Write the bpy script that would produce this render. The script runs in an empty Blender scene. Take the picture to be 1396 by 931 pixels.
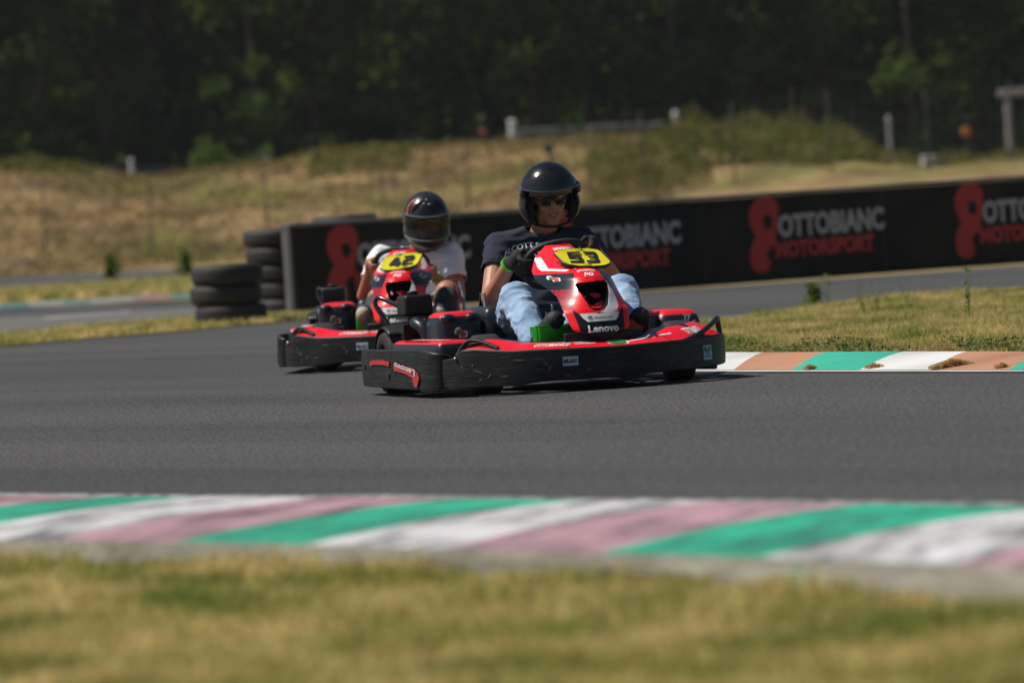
import bpy, bmesh, math, random
import numpy as np
from mathutils import Vector, Matrix, noise, Euler

SC = bpy.context.scene
COL = SC.collection
R = math.radians
rng = np.random.default_rng(7)
random.seed(7)

# ------------------------------------------------------------------ camera
CAM_H = 0.735
FPX = 7755.6          # focal length in photo pixels (200 mm on 36 mm, 1396 px wide)
ROLL = R(3.8)
PITCH = math.atan(165.5 / FPX)
CAM_R = Euler((R(90) - PITCH, 0, 0)).to_matrix() @ Matrix.Rotation(-ROLL, 3, 'Z')
cd = bpy.data.cameras.new('camera')
cam = bpy.data.objects.new('camera', cd)
COL.objects.link(cam)
cam.matrix_world = Matrix.Translation((0, 0, CAM_H)) @ CAM_R.to_4x4()
cd.lens = 200
cd.sensor_width = 36
cd.clip_start = 0.1
cd.clip_end = 5000
cd.dof.use_dof = True
cd.dof.focus_distance = 24.3
cd.dof.aperture_fstop = 4.1
SC.camera = cam

# ------------------------------------------------------------------ light
SUN_EL = R(56)
SUN_DIR = Vector((-math.cos(SUN_EL) * math.cos(R(3)), math.cos(SUN_EL) * math.sin(R(3)), math.sin(SUN_EL)))   # towards the sun: from the left, high
w = bpy.data.worlds.new('World')
SC.world = w
w.use_nodes = True
nt = w.node_tree
bg = nt.nodes['Background']
sky = nt.nodes.new('ShaderNodeTexSky')
sky.sky_type = 'NISHITA'
sky.sun_disc = False
sky.sun_elevation = SUN_EL
sky.sun_rotation = math.atan2(SUN_DIR.x, SUN_DIR.y)
nt.links.new(sky.outputs[0], bg.inputs[0])
bg.inputs[1].default_value = 0.05
sd = bpy.data.lights.new('sun', 'SUN')
sd.energy = 5.0
sd.angle = R(0.5)
sd.color = (1.0, 0.95, 0.86)
so = bpy.data.objects.new('sun', sd)
COL.objects.link(so)
so.rotation_euler = SUN_DIR.to_track_quat('Z', 'Y').to_euler()
SC.view_settings.view_transform = 'Standard'
SC.view_settings.look = 'None'
SC.view_settings.gamma = 1
SC.view_settings.use_curve_mapping = False
SC.view_settings.exposure = 0.03
SC.cycles.max_bounces = 6
SC.cycles.transparent_max_bounces = 8
SC.cycles.use_denoising = True

# ------------------------------------------------------------------ ground points seen at a photo pixel
def ray(px, py):
    return CAM_R @ Vector(((px - 698), (465.5 - py), -FPX)).normalized()
def P(px, py, z=0.0):
    d = ray(px, py)
    t = (z - CAM_H) / d.z
    return Vector((d.x * t, d.y * t, z))
def PD(px, py, Y):
    d = ray(px, py)
    return Vector((d.x * Y / d.y, Y, CAM_H + d.z * Y / d.y))
def G(px, Y, z=0.0):
    lo, hi = -2000.0, 3000.0
    for _ in range(60):
        m = (lo + hi) / 2
        if PD(px, m, Y).z > z: lo = m
        else: hi = m
    q = PD(px, (lo + hi) / 2, Y); q.z = z
    return q

# ------------------------------------------------------------------ materials
MATS = {}
def mat(name, col, rough=0.5, metal=0.0, var=0.0, vscale=20.0, bump=0.0, bscale=60.0, coat=0.0, col2=None, stretch=None, spec=0.5, sss=0.0, detail=5.0, ramp=(0.35, 0.65)):
    if name in MATS: return MATS[name]
    m = bpy.data.materials.new(name); m.use_nodes = True
    n = m.node_tree.nodes; l = m.node_tree.links
    b = n['Principled BSDF']
    b.inputs['Base Color'].default_value = (*col, 1)
    b.inputs['Roughness'].default_value = rough
    b.inputs['Metallic'].default_value = metal
    b.inputs['Coat Weight'].default_value = coat
    b.inputs['Specular IOR Level'].default_value = spec
    if sss:
        b.inputs['Subsurface Weight'].default_value = sss
        b.inputs['Subsurface Radius'].default_value = (0.02, 0.008, 0.004)
    tc = n.new('ShaderNodeTexCoord'); mp = n.new('ShaderNodeMapping')
    l.new(tc.outputs['Object'], mp.inputs[0])
    if stretch: mp.inputs['Scale'].default_value = stretch
    if var or col2:
        t = n.new('ShaderNodeTexNoise'); t.inputs['Scale'].default_value = vscale; t.inputs['Detail'].default_value = detail
        l.new(mp.outputs[0], t.inputs['Vector'])
        r = n.new('ShaderNodeValToRGB')
        c2 = col2 if col2 else tuple(c * (1 - var) for c in col)
        r.color_ramp.elements[0].position = ramp[0]; r.color_ramp.elements[1].position = ramp[1]
        r.color_ramp.elements[0].color = (*c2, 1); r.color_ramp.elements[1].color = (*col, 1)
        l.new(t.outputs['Fac'], r.inputs[0]); l.new(r.outputs[0], b.inputs['Base Color'])
    if bump:
        t2 = n.new('ShaderNodeTexNoise'); t2.inputs['Scale'].default_value = bscale; t2.inputs['Detail'].default_value = 4
        l.new(mp.outputs[0], t2.inputs['Vector'])
        bp = n.new('ShaderNodeBump'); bp.inputs['Strength'].default_value = bump; bp.inputs['Distance'].default_value = 0.01
        l.new(t2.outputs['Fac'], bp.inputs['Height']); l.new(bp.outputs[0], b.inputs['Normal'])
    MATS[name] = m
    return m

def attr_mat(name, rough=0.35, coat=0.3, attr='Col', dirt=0.0):
    if name in MATS: return MATS[name]
    m = bpy.data.materials.new(name); m.use_nodes = True
    n = m.node_tree.nodes; l = m.node_tree.links; b = n['Principled BSDF']
    a = n.new('ShaderNodeAttribute'); a.attribute_name = attr
    b.inputs['Roughness'].default_value = rough; b.inputs['Coat Weight'].default_value = coat
    b.inputs['Coat Roughness'].default_value = 0.12; b.inputs['Specular IOR Level'].default_value = .13
    if dirt:
        tc = n.new('ShaderNodeTexCoord'); t = n.new('ShaderNodeTexNoise'); t.inputs['Scale'].default_value = 35; t.inputs['Detail'].default_value = 8
        l.new(tc.outputs['Object'], t.inputs['Vector'])
        r = n.new('ShaderNodeValToRGB'); r.color_ramp.elements[0].position = .5; r.color_ramp.elements[1].position = .8
        r.color_ramp.elements[0].color = (0, 0, 0, 1); r.color_ramp.elements[1].color = (dirt, dirt, dirt, 1)
        mx = n.new('ShaderNodeMixRGB'); mx.inputs[2].default_value = (.22, .19, .16, 1)
        l.new(t.outputs['Fac'], r.inputs[0]); l.new(r.outputs[0], mx.inputs[0]); l.new(a.outputs['Color'], mx.inputs[1]); l.new(mx.outputs[0], b.inputs['Base Color'])
    else: l.new(a.outputs['Color'], b.inputs['Base Color'])
    MATS[name] = m
    return m

BLACK = mat('black_plastic', (.012, .0125, .014), .45, spec=.35, var=.35, vscale=30, bump=.12, bscale=90)
TUBEM = mat('black_painted_steel', (.012, .012, .013), .22, coat=.5)
RUBBER = mat('kart_tyre_rubber', (.016, .016, .016), .75, var=.3, vscale=50, bump=.3, bscale=120)
STEEL = mat('bare_steel', (.45, .45, .46), .3, metal=1, var=.3, vscale=60)
DARKMET = mat('dark_metal', (.05, .05, .055), .4, metal=.7, var=.4, vscale=40)
REDP = mat('red_plastic', (.72, .012, .020), .4, coat=.12, var=.12, vscale=14)
NAVY = mat('navy_plastic', (.011, .014, .024), .38, coat=.1, spec=.4)
WHITEP = mat('white_vinyl', (.75, .75, .76), .4)
BLKV = mat('black_vinyl', (.008, .01, .016), .35)
GREENV = mat('green_vinyl', (.01, .22, .05), .4)
REDV = mat('red_vinyl', (.6, .015, .02), .4)
BLUEV = mat('blue_vinyl', (.05, .25, .7), .4)
YEL = mat('yellow_plate', (.68, .62, .01), .4, var=.08, vscale=30)

# bumper plastic: scuffed matt black with pale horizontal scratches
def bumper_mat():
    m = bpy.data.materials.new('scuffed_bumper_plastic'); m.use_nodes = True
    n = m.node_tree.nodes; l = m.node_tree.links; b = n['Principled BSDF']
    tc = n.new('ShaderNodeTexCoord'); mp = n.new('ShaderNodeMapping'); mp.inputs['Scale'].default_value = (5, 5, 75)
    l.new(tc.outputs['Object'], mp.inputs[0])
    t = n.new('ShaderNodeTexNoise'); t.inputs['Scale'].default_value = 1.6; t.inputs['Detail'].default_value = 9; t.inputs['Roughness'].default_value = .68
    l.new(mp.outputs[0], t.inputs['Vector'])
    r = n.new('ShaderNodeValToRGB')
    e = r.color_ramp.elements
    e[0].position = .38; e[0].color = (.005, .0055, .0065, 1); e[1].position = .72; e[1].color = (.060, .060, .061, 1)
    x = e.new(.57); x.color = (.014, .0145, .0155, 1)
    l.new(t.outputs['Fac'], r.inputs[0])
    t2 = n.new('ShaderNodeTexNoise'); t2.inputs['Scale'].default_value = 6; t2.inputs['Detail'].default_value = 8
    l.new(tc.outputs['Object'], t2.inputs['Vector'])
    r2 = n.new('ShaderNodeValToRGB'); r2.color_ramp.elements[0].position = .52; r2.color_ramp.elements[0].color = (0, 0, 0, 1)
    r2.color_ramp.elements[1].position = .78; r2.color_ramp.elements[1].color = (.6, .6, .6, 1)
    l.new(t2.outputs['Fac'], r2.inputs[0])
    mx = n.new('ShaderNodeMixRGB'); mx.inputs[2].default_value = (.045, .043, .040, 1)
    l.new(r2.outputs[0], mx.inputs[0]); l.new(r.outputs[0], mx.inputs[1]); l.new(mx.outputs[0], b.inputs['Base Color'])
    b.inputs['Roughness'].default_value = .5; b.inputs['Specular IOR Level'].default_value = .28
    bp = n.new('ShaderNodeBump'); bp.inputs['Strength'].default_value = .35; bp.inputs['Distance'].default_value = .006
    l.new(t.outputs['Fac'], bp.inputs['Height']); l.new(bp.outputs[0], b.inputs['Normal'])
    return m
BUMP = bumper_mat()

# ------------------------------------------------------------------ object helpers
def tag(o, label=None, cat=None, group=None, kind=None):
    if label: o['label'] = label
    if cat: o['category'] = cat
    if group: o['group'] = group
    if kind: o['kind'] = kind
    return o
def empty(name, loc=(0, 0, 0), rz=0.0, label=None, cat=None, group=None):
    o = bpy.data.objects.new(name, None); COL.objects.link(o)
    o.empty_display_size = .1
    o.location = loc; o.rotation_euler = (0, 0, rz)
    return tag(o, label, cat, group)
def link(name, me, parent=None):
    o = bpy.data.objects.new(name, me); COL.objects.link(o)
    if parent: o.parent = parent
    return o

class MB:
    def __init__(s): s.v = []; s.f = []; s.m = []; s.c = []
    def add(s, vs, fs, mi=0):
        k = len(s.v); s.v += [tuple(v) for v in vs]
        s.f += [tuple(i + k for i in f) for f in fs]; s.m += [mi] * len(fs)
        return s
    def box(s, c, size, mi=0, rot=None):
        sx, sy, sz = [a / 2 for a in size]
        vs = [Vector((x, y, z)) for x in (-sx, sx) for y in (-sy, sy) for z in (-sz, sz)]
        if rot is not None: vs = [rot @ v for v in vs]
        vs = [v + Vector(c) for v in vs]
        return s.add(vs, [(0, 1, 3, 2), (4, 6, 7, 5), (0, 4, 5, 1), (2, 3, 7, 6), (0, 2, 6, 4), (1, 5, 7, 3)], mi)
    def tube(s, pts, r, n=10, mi=0, closed=False, smooth=3):
        pts = [Vector(p) for p in pts]
        if smooth and len(pts) > 2: pts = catmull(pts, smooth, closed)
        N = len(pts); rs = r if hasattr(r, '__len__') else [r] * N
        if len(rs) != N:
            rs = list(np.interp(np.linspace(0, 1, N), np.linspace(0, 1, len(rs)), rs))
        up = None; vs = []
        for i, p in enumerate(pts):
            a = pts[i - 1] if (i > 0 or closed) else p
            b = pts[(i + 1) % N] if (i < N - 1 or closed) else p
            t = (b - a).normalized()
            if up is None: up = t.orthogonal().normalized()
            up = (up - t * up.dot(t)).normalized(); q = t.cross(up)
            for k in range(n):
                an = 2 * math.pi * k / n
                vs.append(p + (up * math.cos(an) + q * math.sin(an)) * rs[i])
        fs = []
        for i in range(N if closed else N - 1):
            j = (i + 1) % N
            for k in range(n):
                fs.append((i * n + k, i * n + (k + 1) % n, j * n + (k + 1) % n, j * n + k))
        if not closed:
            fs.append(tuple(range(n))[::-1]); fs.append(tuple((N - 1) * n + k for k in range(n)))
        return s.add(vs, fs, mi)
    def lathe(s, prof, axis='Y', c=(0, 0, 0), n=28, mi=0):
        """prof: list of (along, radius) closed loop if first==last"""
        vs = []; N = len(prof)
        for a, r in prof:
            for k in range(n):
                an = 2 * math.pi * k / n; x, y = r * math.cos(an), r * math.sin(an)
                v = {'Y': (x, a, y), 'X': (a, x, y), 'Z': (x, y, a)}[axis]
                vs.append(Vector(v) + Vector(c))
        fs = []
        for i in range(N - 1):
            for k in range(n):
                fs.append((i * n + k, i * n + (k + 1) % n, (i + 1) * n + (k + 1) % n, (i + 1) * n + k))
        if prof[0] != prof[-1]:
            fs.append(tuple(range(n))[::-1]); fs.append(tuple((N - 1) * n + k for k in range(n)))
        return s.add(vs, fs, mi)
    def ell(s, c, r, rot=None, nu=20, nv=12, mi=0):
        vs = []; fs = []
        c = Vector(c); r = (r, r, r) if not hasattr(r, '__len__') else r
        for j in range(nv + 1):
            th = math.pi * j / nv
            for i in range(nu):
                ph = 2 * math.pi * i / nu
                v = Vector((r[0] * math.sin(th) * math.cos(ph), r[1] * math.sin(th) * math.sin(ph), r[2] * math.cos(th)))
                if rot is not None: v = rot @ v
                vs.append(c + v)
        for j in range(nv):
            for i in range(nu):
                fs.append((j * nu + i, (j + 1) * nu + i, (j + 1) * nu + (i + 1) % nu, j * nu + (i + 1) % nu))
        return s.add(vs, fs, mi)
    def cap(s, p0, r0, p1, r1, n=14, mi=0):
        p0, p1 = Vector(p0), Vector(p1); t = (p1 - p0).normalized()
        pts = []; rs = []
        for k in range(5):
            a = math.pi / 2 * k / 5; pts.append(p0 - t * r0 * math.cos(a)); rs.append(max(r0 * math.sin(a), 1e-4))
        for k in range(7):
            f = k / 6; pts.append(p0.lerp(p1, f)); rs.append(r0 + (r1 - r0) * f)
        for k in range(5):
            a = math.pi / 2 * (k + 1) / 5; pts.append(p1 + t * r1 * math.sin(a)); rs.append(max(r1 * math.cos(a), 1e-4))
        return s.tube(pts, rs, n, mi, smooth=0)
    def chain(s, pts, rs, n=14):
        for i in range(len(pts) - 1): s.cap(pts[i], rs[i], pts[i + 1], rs[i + 1], n)
        return s
    def prism(s, poly, fn, mi=0, th=.003):
        """poly: 2-D outline; fn(x,y,off) -> 3-D point; thin solid plate following fn"""
        from mathutils.geometry import tessellate_polygon
        n = len(poly)
        a = [fn(x, y, th) for x, y in poly]; b = [fn(x, y, 0) for x, y in poly]
        tri = tessellate_polygon([[Vector((x, y, 0)) for x, y in poly]])
        s.add(a + b, [tuple(t) for t in tri] + [tuple(i + n for i in t)[::-1] for t in tri] + [(i, (i + 1) % n, (i + 1) % n + n, i + n) for i in range(n)], mi)
        return s
    def mesh(s, name, mats):
        me = bpy.data.meshes.new(name); me.from_pydata(s.v, [], s.f)
        for m in mats: me.materials.append(m)
        if len(mats) > 1: me.polygons.foreach_set('material_index', s.m)
        me.validate(); me.update()
        bm = bmesh.new(); bm.from_mesh(me); bmesh.ops.recalc_face_normals(bm, faces=bm.faces); bm.to_mesh(me); bm.free()
        return me
    def build(s, name, mats, parent=None, smooth=True, bevel=0.0, solid=0.0, subd=0, seg=2):
        if not isinstance(mats, (list, tuple)): mats = [mats]
        me = s.mesh(name, mats); o = link(name, me, parent)
        if bevel:
            b = o.modifiers.new('b', 'BEVEL'); b.width = bevel; b.segments = seg; b.limit_method = 'ANGLE'; b.angle_limit = R(35)
        if subd:
            b = o.modifiers.new('s', 'SUBSURF'); b.levels = subd; b.render_levels = subd
        if solid:
            b = o.modifiers.new('t', 'SOLIDIFY'); b.thickness = solid; b.offset = -1
        if smooth: autosmooth(me)
        return o

def autosmooth(me, ang=38):
    me.polygons.foreach_set('use_smooth', [True] * len(me.polygons))
    bm = bmesh.new(); bm.from_mesh(me)
    for e in bm.edges:
        e.smooth = not (len(e.link_faces) == 2 and e.calc_face_angle(0) > R(ang))
    bm.to_mesh(me); bm.free()

def catmull(pts, n, closed=False):
    out = []; N = len(pts)
    for i in range(N if closed else N - 1):
        p0 = pts[(i - 1) % N] if (closed or i > 0) else pts[0]
        p1 = pts[i]; p2 = pts[(i + 1) % N]
        p3 = pts[(i + 2) % N] if (closed or i < N - 2) else pts[-1]
        for k in range(n):
            t = k / n; t2 = t * t; t3 = t2 * t
            out.append((p1 * 2 + (p2 - p0) * t + (p0 * 2 - p1 * 5 + p2 * 4 - p3) * t2 + (p1 * 3 - p0 - p2 * 3 + p3) * t3) * .5)
    if not closed: out.append(pts[-1])
    return out

def smooth_interp(xs, ys):
    """dense smooth interpolation of a table"""
    X = np.linspace(xs[0], xs[-1], 201); Y = np.interp(X, xs, ys)
    k = np.array([1, 4, 8, 10, 8, 4, 1.]); k /= k.sum()
    for _ in range(3):
        Yp = np.concatenate([2 * Y[0] - Y[3:0:-1], Y, 2 * Y[-1] - Y[-2:-5:-1]]); Y = np.convolve(Yp, k, 'valid')
    return lambda x: float(np.interp(x, X, Y))

def organic(mb, name, mats, parent, voxel=.008, smooth=4, folds=0.0, fscale=14.0, post=None):
    """union of closed blobs -> one continuous skin"""
    me = mb.mesh(name + '_raw', [])
    o = bpy.data.objects.new('tmp', me); COL.objects.link(o)
    r = o.modifiers.new('r', 'REMESH'); r.mode = 'VOXEL'; r.voxel_size = voxel
    if smooth:
        q = o.modifiers.new('q', 'SMOOTH'); q.factor = .5; q.iterations = smooth
    dg = bpy.context.evaluated_depsgraph_get(); dg.update()
    out = bpy.data.meshes.new_from_object(o.evaluated_get(dg))
    bpy.data.objects.remove(o); bpy.data.meshes.remove(me)
    out.name = name; out.materials.clear()
    for m in (mats if isinstance(mats, (list, tuple)) else [mats]): out.materials.append(m)
    if folds:
        no = [v.normal.copy() for v in out.vertices]
        for v, n in zip(out.vertices, no):
            p = v.co * fscale
            p2 = Vector((p.x, p.y * .6, p.z * 1.7))
            a = 1 - abs(noise.noise(p2)) * 2.2
            b_ = noise.noise(p2 * 2.3 + Vector((5, 1, 2)))
            v.co += n * folds * (a * .8 + b_ * .5 - .5)
    if post: post(out)
    out.polygons.foreach_set('use_smooth', [True] * len(out.polygons))
    out.update()
    return link(name, out, parent)

def text_raw(s, size=1.0, bold=0.0, shear=0.0, sx=1.0, spacing=1.0):
    """text as (verts2d, faces), centred"""
    c = bpy.data.curves.new('t', 'FONT'); c.body = s; c.size = size; c.offset = bold * size
    c.shear = shear; c.align_x = 'CENTER'; c.align_y = 'CENTER'; c.resolution_u = 3; c.space_character = spacing
    o = bpy.data.objects.new('t', c); COL.objects.link(o)
    dg = bpy.context.evaluated_depsgraph_get(); dg.update()
    me = bpy.data.meshes.new_from_object(o.evaluated_get(dg))
    bm = bmesh.new(); bm.from_mesh(me); bmesh.ops.triangulate(bm, faces=bm.faces); bmesh.ops.subdivide_edges(bm, edges=bm.edges[:], cuts=1, use_grid_fill=True); bm.to_mesh(me); bm.free()
    vs = np.array([v.co[:2] for v in me.vertices]); fs = [tuple(p.vertices) for p in me.polygons]
    bpy.data.objects.remove(o); bpy.data.curves.remove(c); bpy.data.meshes.remove(me)
    vs[:, 0] *= sx
    vs -= (vs.max(0) + vs.min(0)) / 2
    return vs, fs
def text_fit(s, wid, hei, **k):
    vs, fs = text_raw(s, **k)
    e = vs.max(0) - vs.min(0)
    return vs * np.array([wid / e[0], hei / e[1]]), fs
def put_text(mb, s, fn, wid, hei, mi=0, arc=0.0, rot=0.0, off=.0015, flip=False, **k):
    vs, fs = text_fit(s, wid, hei, **k)
    if flip: vs = -vs
    out = []
    for x, y in vs:
        if arc: y = y - arc * (x / (wid / 2)) ** 2
        if rot: x, y = x * math.cos(rot) - y * math.sin(rot), x * math.sin(rot) + y * math.cos(rot)
        out.append(fn(x, y, off))
    mb.add(out, fs, mi)

def copy_tree(o, parent=None):
    c = o.copy(); COL.objects.link(c)
    if parent: c.parent = parent
    for ch in [x for x in bpy.data.objects if x.parent == o and x != c]:
        copy_tree(ch, c)
    return c
# ================================================================== SETTING
def noisy(name, stops, scale, detail=6, rough=.9, bump=.3, bscale=80, stretch=None, scale2=None, stops2=None, mixf=.5, coords='Object', dist=.02, spec=.3, dir2=None):
    """ramped noise colour, optional second noise multiplied in"""
    m = bpy.data.materials.new(name); m.use_nodes = True; n = m.node_tree.nodes; l = m.node_tree.links; b = n['Principled BSDF']
    tc = n.new('ShaderNodeTexCoord'); mp = n.new('ShaderNodeMapping'); l.new(tc.outputs[coords], mp.inputs[0])
    if stretch: mp.inputs['Scale'].default_value = stretch
    def ramped(sc, st, vec):
        t = n.new('ShaderNodeTexNoise'); t.inputs['Scale'].default_value = sc; t.inputs['Detail'].default_value = detail; l.new(vec, t.inputs['Vector'])
        r = n.new('ShaderNodeValToRGB'); e = r.color_ramp.elements
        e[0].position, e[0].color = st[0][0], (*st[0][1], 1); e[1].position, e[1].color = st[-1][0], (*st[-1][1], 1)
        for p, c in st[1:-1]: x = e.new(p); x.color = (*c, 1)
        l.new(t.outputs['Fac'], r.inputs[0]); return r.outputs[0]
    c = ramped(scale, stops, mp.outputs[0])
    if stops2:
        c2 = ramped(scale2, stops2, dirmap(n, l, tc.outputs[coords], *dir2) if dir2 else tc.outputs[coords])
        mx = n.new('ShaderNodeMixRGB'); mx.blend_type = 'MULTIPLY'; mx.inputs[0].default_value = 1.0
        l.new(c, mx.inputs[1]); l.new(c2, mx.inputs[2]); c = mx.outputs[0]
    l.new(c, b.inputs['Base Color']); b.inputs['Roughness'].default_value = rough; b.inputs['Specular IOR Level'].default_value = spec
    if bump:
        t = n.new('ShaderNodeTexNoise'); t.inputs['Scale'].default_value = bscale; t.inputs['Detail'].default_value = 5; l.new(tc.outputs[coords], t.inputs['Vector'])
        bp = n.new('ShaderNodeBump'); bp.inputs['Strength'].default_value = bump; bp.inputs['Distance'].default_value = dist
        l.new(t.outputs['Fac'], bp.inputs['Height']); l.new(bp.outputs[0], b.inputs['Normal'])
    return m

def dirmap(n, l, src, ang, scale):
    """rotate the plane so X runs along ang, then scale"""
    m1 = n.new('ShaderNodeMapping'); m1.inputs['Rotation'].default_value = (0, 0, -ang); l.new(src, m1.inputs[0])
    m2 = n.new('ShaderNodeMapping'); m2.inputs['Scale'].default_value = scale; l.new(m1.outputs[0], m2.inputs[0]); return m2.outputs[0]
def paint(name, col, wear=(.16, .15, .145), lo=.56, hi=.70, stretch=(1.5, 9, 1), rot=0.0, sc=2.2):
    m = bpy.data.materials.new(name); m.use_nodes = True; n = m.node_tree.nodes; l = m.node_tree.links; b = n['Principled BSDF']
    tc = n.new('ShaderNodeTexCoord'); v = dirmap(n, l, tc.outputs['Object'], rot, stretch)
    t = n.new('ShaderNodeTexNoise'); t.inputs['Scale'].default_value = sc; t.inputs['Detail'].default_value = 8; t.inputs['Roughness'].default_value = .6; l.new(v, t.inputs['Vector'])
    r = n.new('ShaderNodeValToRGB'); e = r.color_ramp.elements
    e[0].position = lo; e[0].color = (*col, 1); e[1].position = hi; e[1].color = (*wear, 1)
    l.new(t.outputs['Fac'], r.inputs[0])
    t3 = n.new('ShaderNodeTexNoise'); t3.inputs['Scale'].default_value = 1.1; t3.inputs['Detail'].default_value = 6; l.new(tc.outputs['Object'], t3.inputs['Vector'])
    r3 = n.new('ShaderNodeValToRGB'); r3.color_ramp.elements[0].position = .35; r3.color_ramp.elements[0].color = (.72, .70, .68, 1); r3.color_ramp.elements[1].position = .6; r3.color_ramp.elements[1].color = (1, 1, 1, 1)
    l.new(t3.outputs['Fac'], r3.inputs[0]); mx = n.new('ShaderNodeMixRGB'); mx.blend_type = 'MULTIPLY'; mx.inputs[0].default_value = 1
    l.new(r.outputs[0], mx.inputs[1]); l.new(r3.outputs[0], mx.inputs[2]); l.new(mx.outputs[0], b.inputs['Base Color']); b.inputs['Roughness'].default_value = .65
    t2 = n.new('ShaderNodeTexNoise'); t2.inputs['Scale'].default_value = 60; l.new(tc.outputs['Object'], t2.inputs['Vector'])
    bp = n.new('ShaderNodeBump'); bp.inputs['Strength'].default_value = .25; bp.inputs['Distance'].default_value = .01; l.new(t2.outputs['Fac'], bp.inputs['Height']); l.new(bp.outputs[0], b.inputs['Normal'])
    return m
_a, _b = P(575, 679, .004), P(235, 738, .064); STR = math.atan2(_b.y - _a.y, _b.x - _a.x)
_a, _b = P(235, 738, .064), P(1035, 760, .064); TRK = math.atan2(_b.y - _a.y, _b.x - _a.x)
DRY = noisy('dry_turf', [(.3, (.15, .12, .04)), (.5, (.26, .20, .08)), (.7, (.36, .27, .12))], 2.2, bump=.5, bscale=30)
ASPH = noisy('worn_asphalt', [(.36, (.030, .030, .032)), (.5, (.054, .053, .054)), (.66, (.104, .101, .097))], 70, stretch=(1, .4, 1), detail=8, bump=.4, bscale=140, dist=.003,
             scale2=1.0, stops2=[(.36, (.78, .78, .80)), (.5, (.98, .98, .98)), (.64, (1.14, 1.13, 1.10))], rough=.85, dir2=(TRK, (.08, .85, 1)))
ASPH2 = noisy('bleached_asphalt', [(.3, (.10, .098, .093)), (.7, (.15, .145, .135))], 30, bump=.2, bscale=100, scale2=.3, stops2=[(.3, (.85, .85, .85)), (.7, (1.05, 1.05, 1.02))])
ASPH3 = noisy('dark_far_asphalt', [(.3, (.045, .045, .05)), (.7, (.065, .065, .07))], 6, bump=0)
CONC = noisy('worn_concrete', [(.3, (.22, .205, .17)), (.55, (.34, .32, .27)), (.75, (.44, .42, .36))], 5, detail=9, bump=.4, bscale=60)
KA = R(-57)
PW = paint('kerb_paint_white', (.64, .64, .66), (.15, .145, .15), .45, .62, (.8, 5, 1), STR, 1.5)
PG_ = paint('kerb_paint_green', (.015, .38, .23), (.02, .09, .08), .46, .70, (.8, 5, 1), STR, 1.5)
PP = paint('kerb_paint_pink', (.44, .26, .30), (.14, .09, .11), .44, .64, (.8, 5, 1), STR, 1.5)
PW2 = paint('kerb_paint_white_clean', (.66, .66, .66), (.3, .3, .3), .62, .75, (3, 3, 1))
PG2 = paint('kerb_paint_green_clean', (.03, .42, .29), (.04, .15, .12), .62, .76, (3, 3, 1))
PO2 = paint('kerb_paint_terracotta', (.46, .22, .125), (.3, .16, .10), .60, .76, (3, 3, 1))

def sheet(name, poly, m, z=0.0, kind='structure'):
    mb = MB()
    from mathutils.geometry import tessellate_polygon
    pts = [Vector((p[0], p[1], z)) for p in poly]
    mb.add(pts, [tuple(t) for t in tessellate_polygon([[Vector((p.x, p.y, 0)) for p in pts]])])
    o = mb.build(name, m, smooth=False)
    for p in o.data.polygons:
        pass
    bm = bmesh.new(); bm.from_mesh(o.data)
    for f in bm.faces:
        if f.normal.z < 0: f.normal_flip()
    bm.to_mesh(o.data); bm.free()
    o['kind'] = kind; return o

# base ground sheet
sheet('ground', [(-900, -300), (900, -300), (900, 1500), (-900, 1500)], DRY, -.02)

# foreground kerb -------------------------------------------------------
HB = .060
outs = [(-820, 724), (-560, 729), (-300, 733), (-120, 735), (65, 736), (235, 738), (415, 742), (605, 747), (818, 753), (1035, 760), (1300, 768), (1560, 778), (1850, 790), (2200, 806)]
ins = [(-200, 672), (-20, 674), (95, 676), (220, 676), (400, 676), (575, 679), (740, 681), (910, 683), (1130, 686), (1390, 690), (1640, 694), (1900, 699), (2180, 705), (2450, 712)]
ins = [(x + 85, y + .8) for x, y in ins]
cols = ['P', 'G', 'G', 'W', 'P', 'G', 'W', 'P', 'G', 'W', 'P', 'G', 'W']
cols = ['W', 'P', 'G', 'W', 'P', 'G', 'W', 'P', 'G', 'W', 'P', 'G', 'W']
def kerb_prof(v): return .004 + HB * (1 - math.cos(v * math.pi * .5)) if v < .0 else .004 + HB * math.sin(v * math.pi / 2) ** .72
O = [P(x, y, .004 + HB) for x, y in outs]; I = [P(x, y, .004) for x, y in ins]
def lerp2(a, b, t): return Vector((a.x + (b.x - a.x) * t, a.y + (b.y - a.y) * t, 0))
mb = MB(); NVK = 12
for i, c in enumerate(cols):
    mi = {'W': 0, 'G': 1, 'P': 2}[c]; NS = 6; vs = []
    for a in range(NS + 1):
        fo = O[i].lerp(O[i + 1], a / NS); fi = I[i].lerp(I[i + 1], a / NS)
        for b in range(NVK + 1):
            v = b / NVK; q = lerp2(fi, fo, v); q.z = kerb_prof(v); vs.append(q)
        q = Vector(fo); q.z = -.02; vs.append(q)      # back face of the kerb
    W_ = NVK + 2
    mb.add(vs, [(a * W_ + b, (a + 1) * W_ + b, (a + 1) * W_ + b + 1, a * W_ + b + 1) for a in range(NS) for b in range(NVK)], mi)
    mb.add([vs[a * W_ + NVK] for a in range(NS + 1)] + [vs[a * W_ + NVK + 1] for a in range(NS + 1)], [(a, a + 1, a + 1 + NS + 1, a + NS + 1) for a in range(NS)], 3)
mb.build('kerb_near', [PW, PG_, PP, CONC])['kind'] = 'structure'
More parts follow.
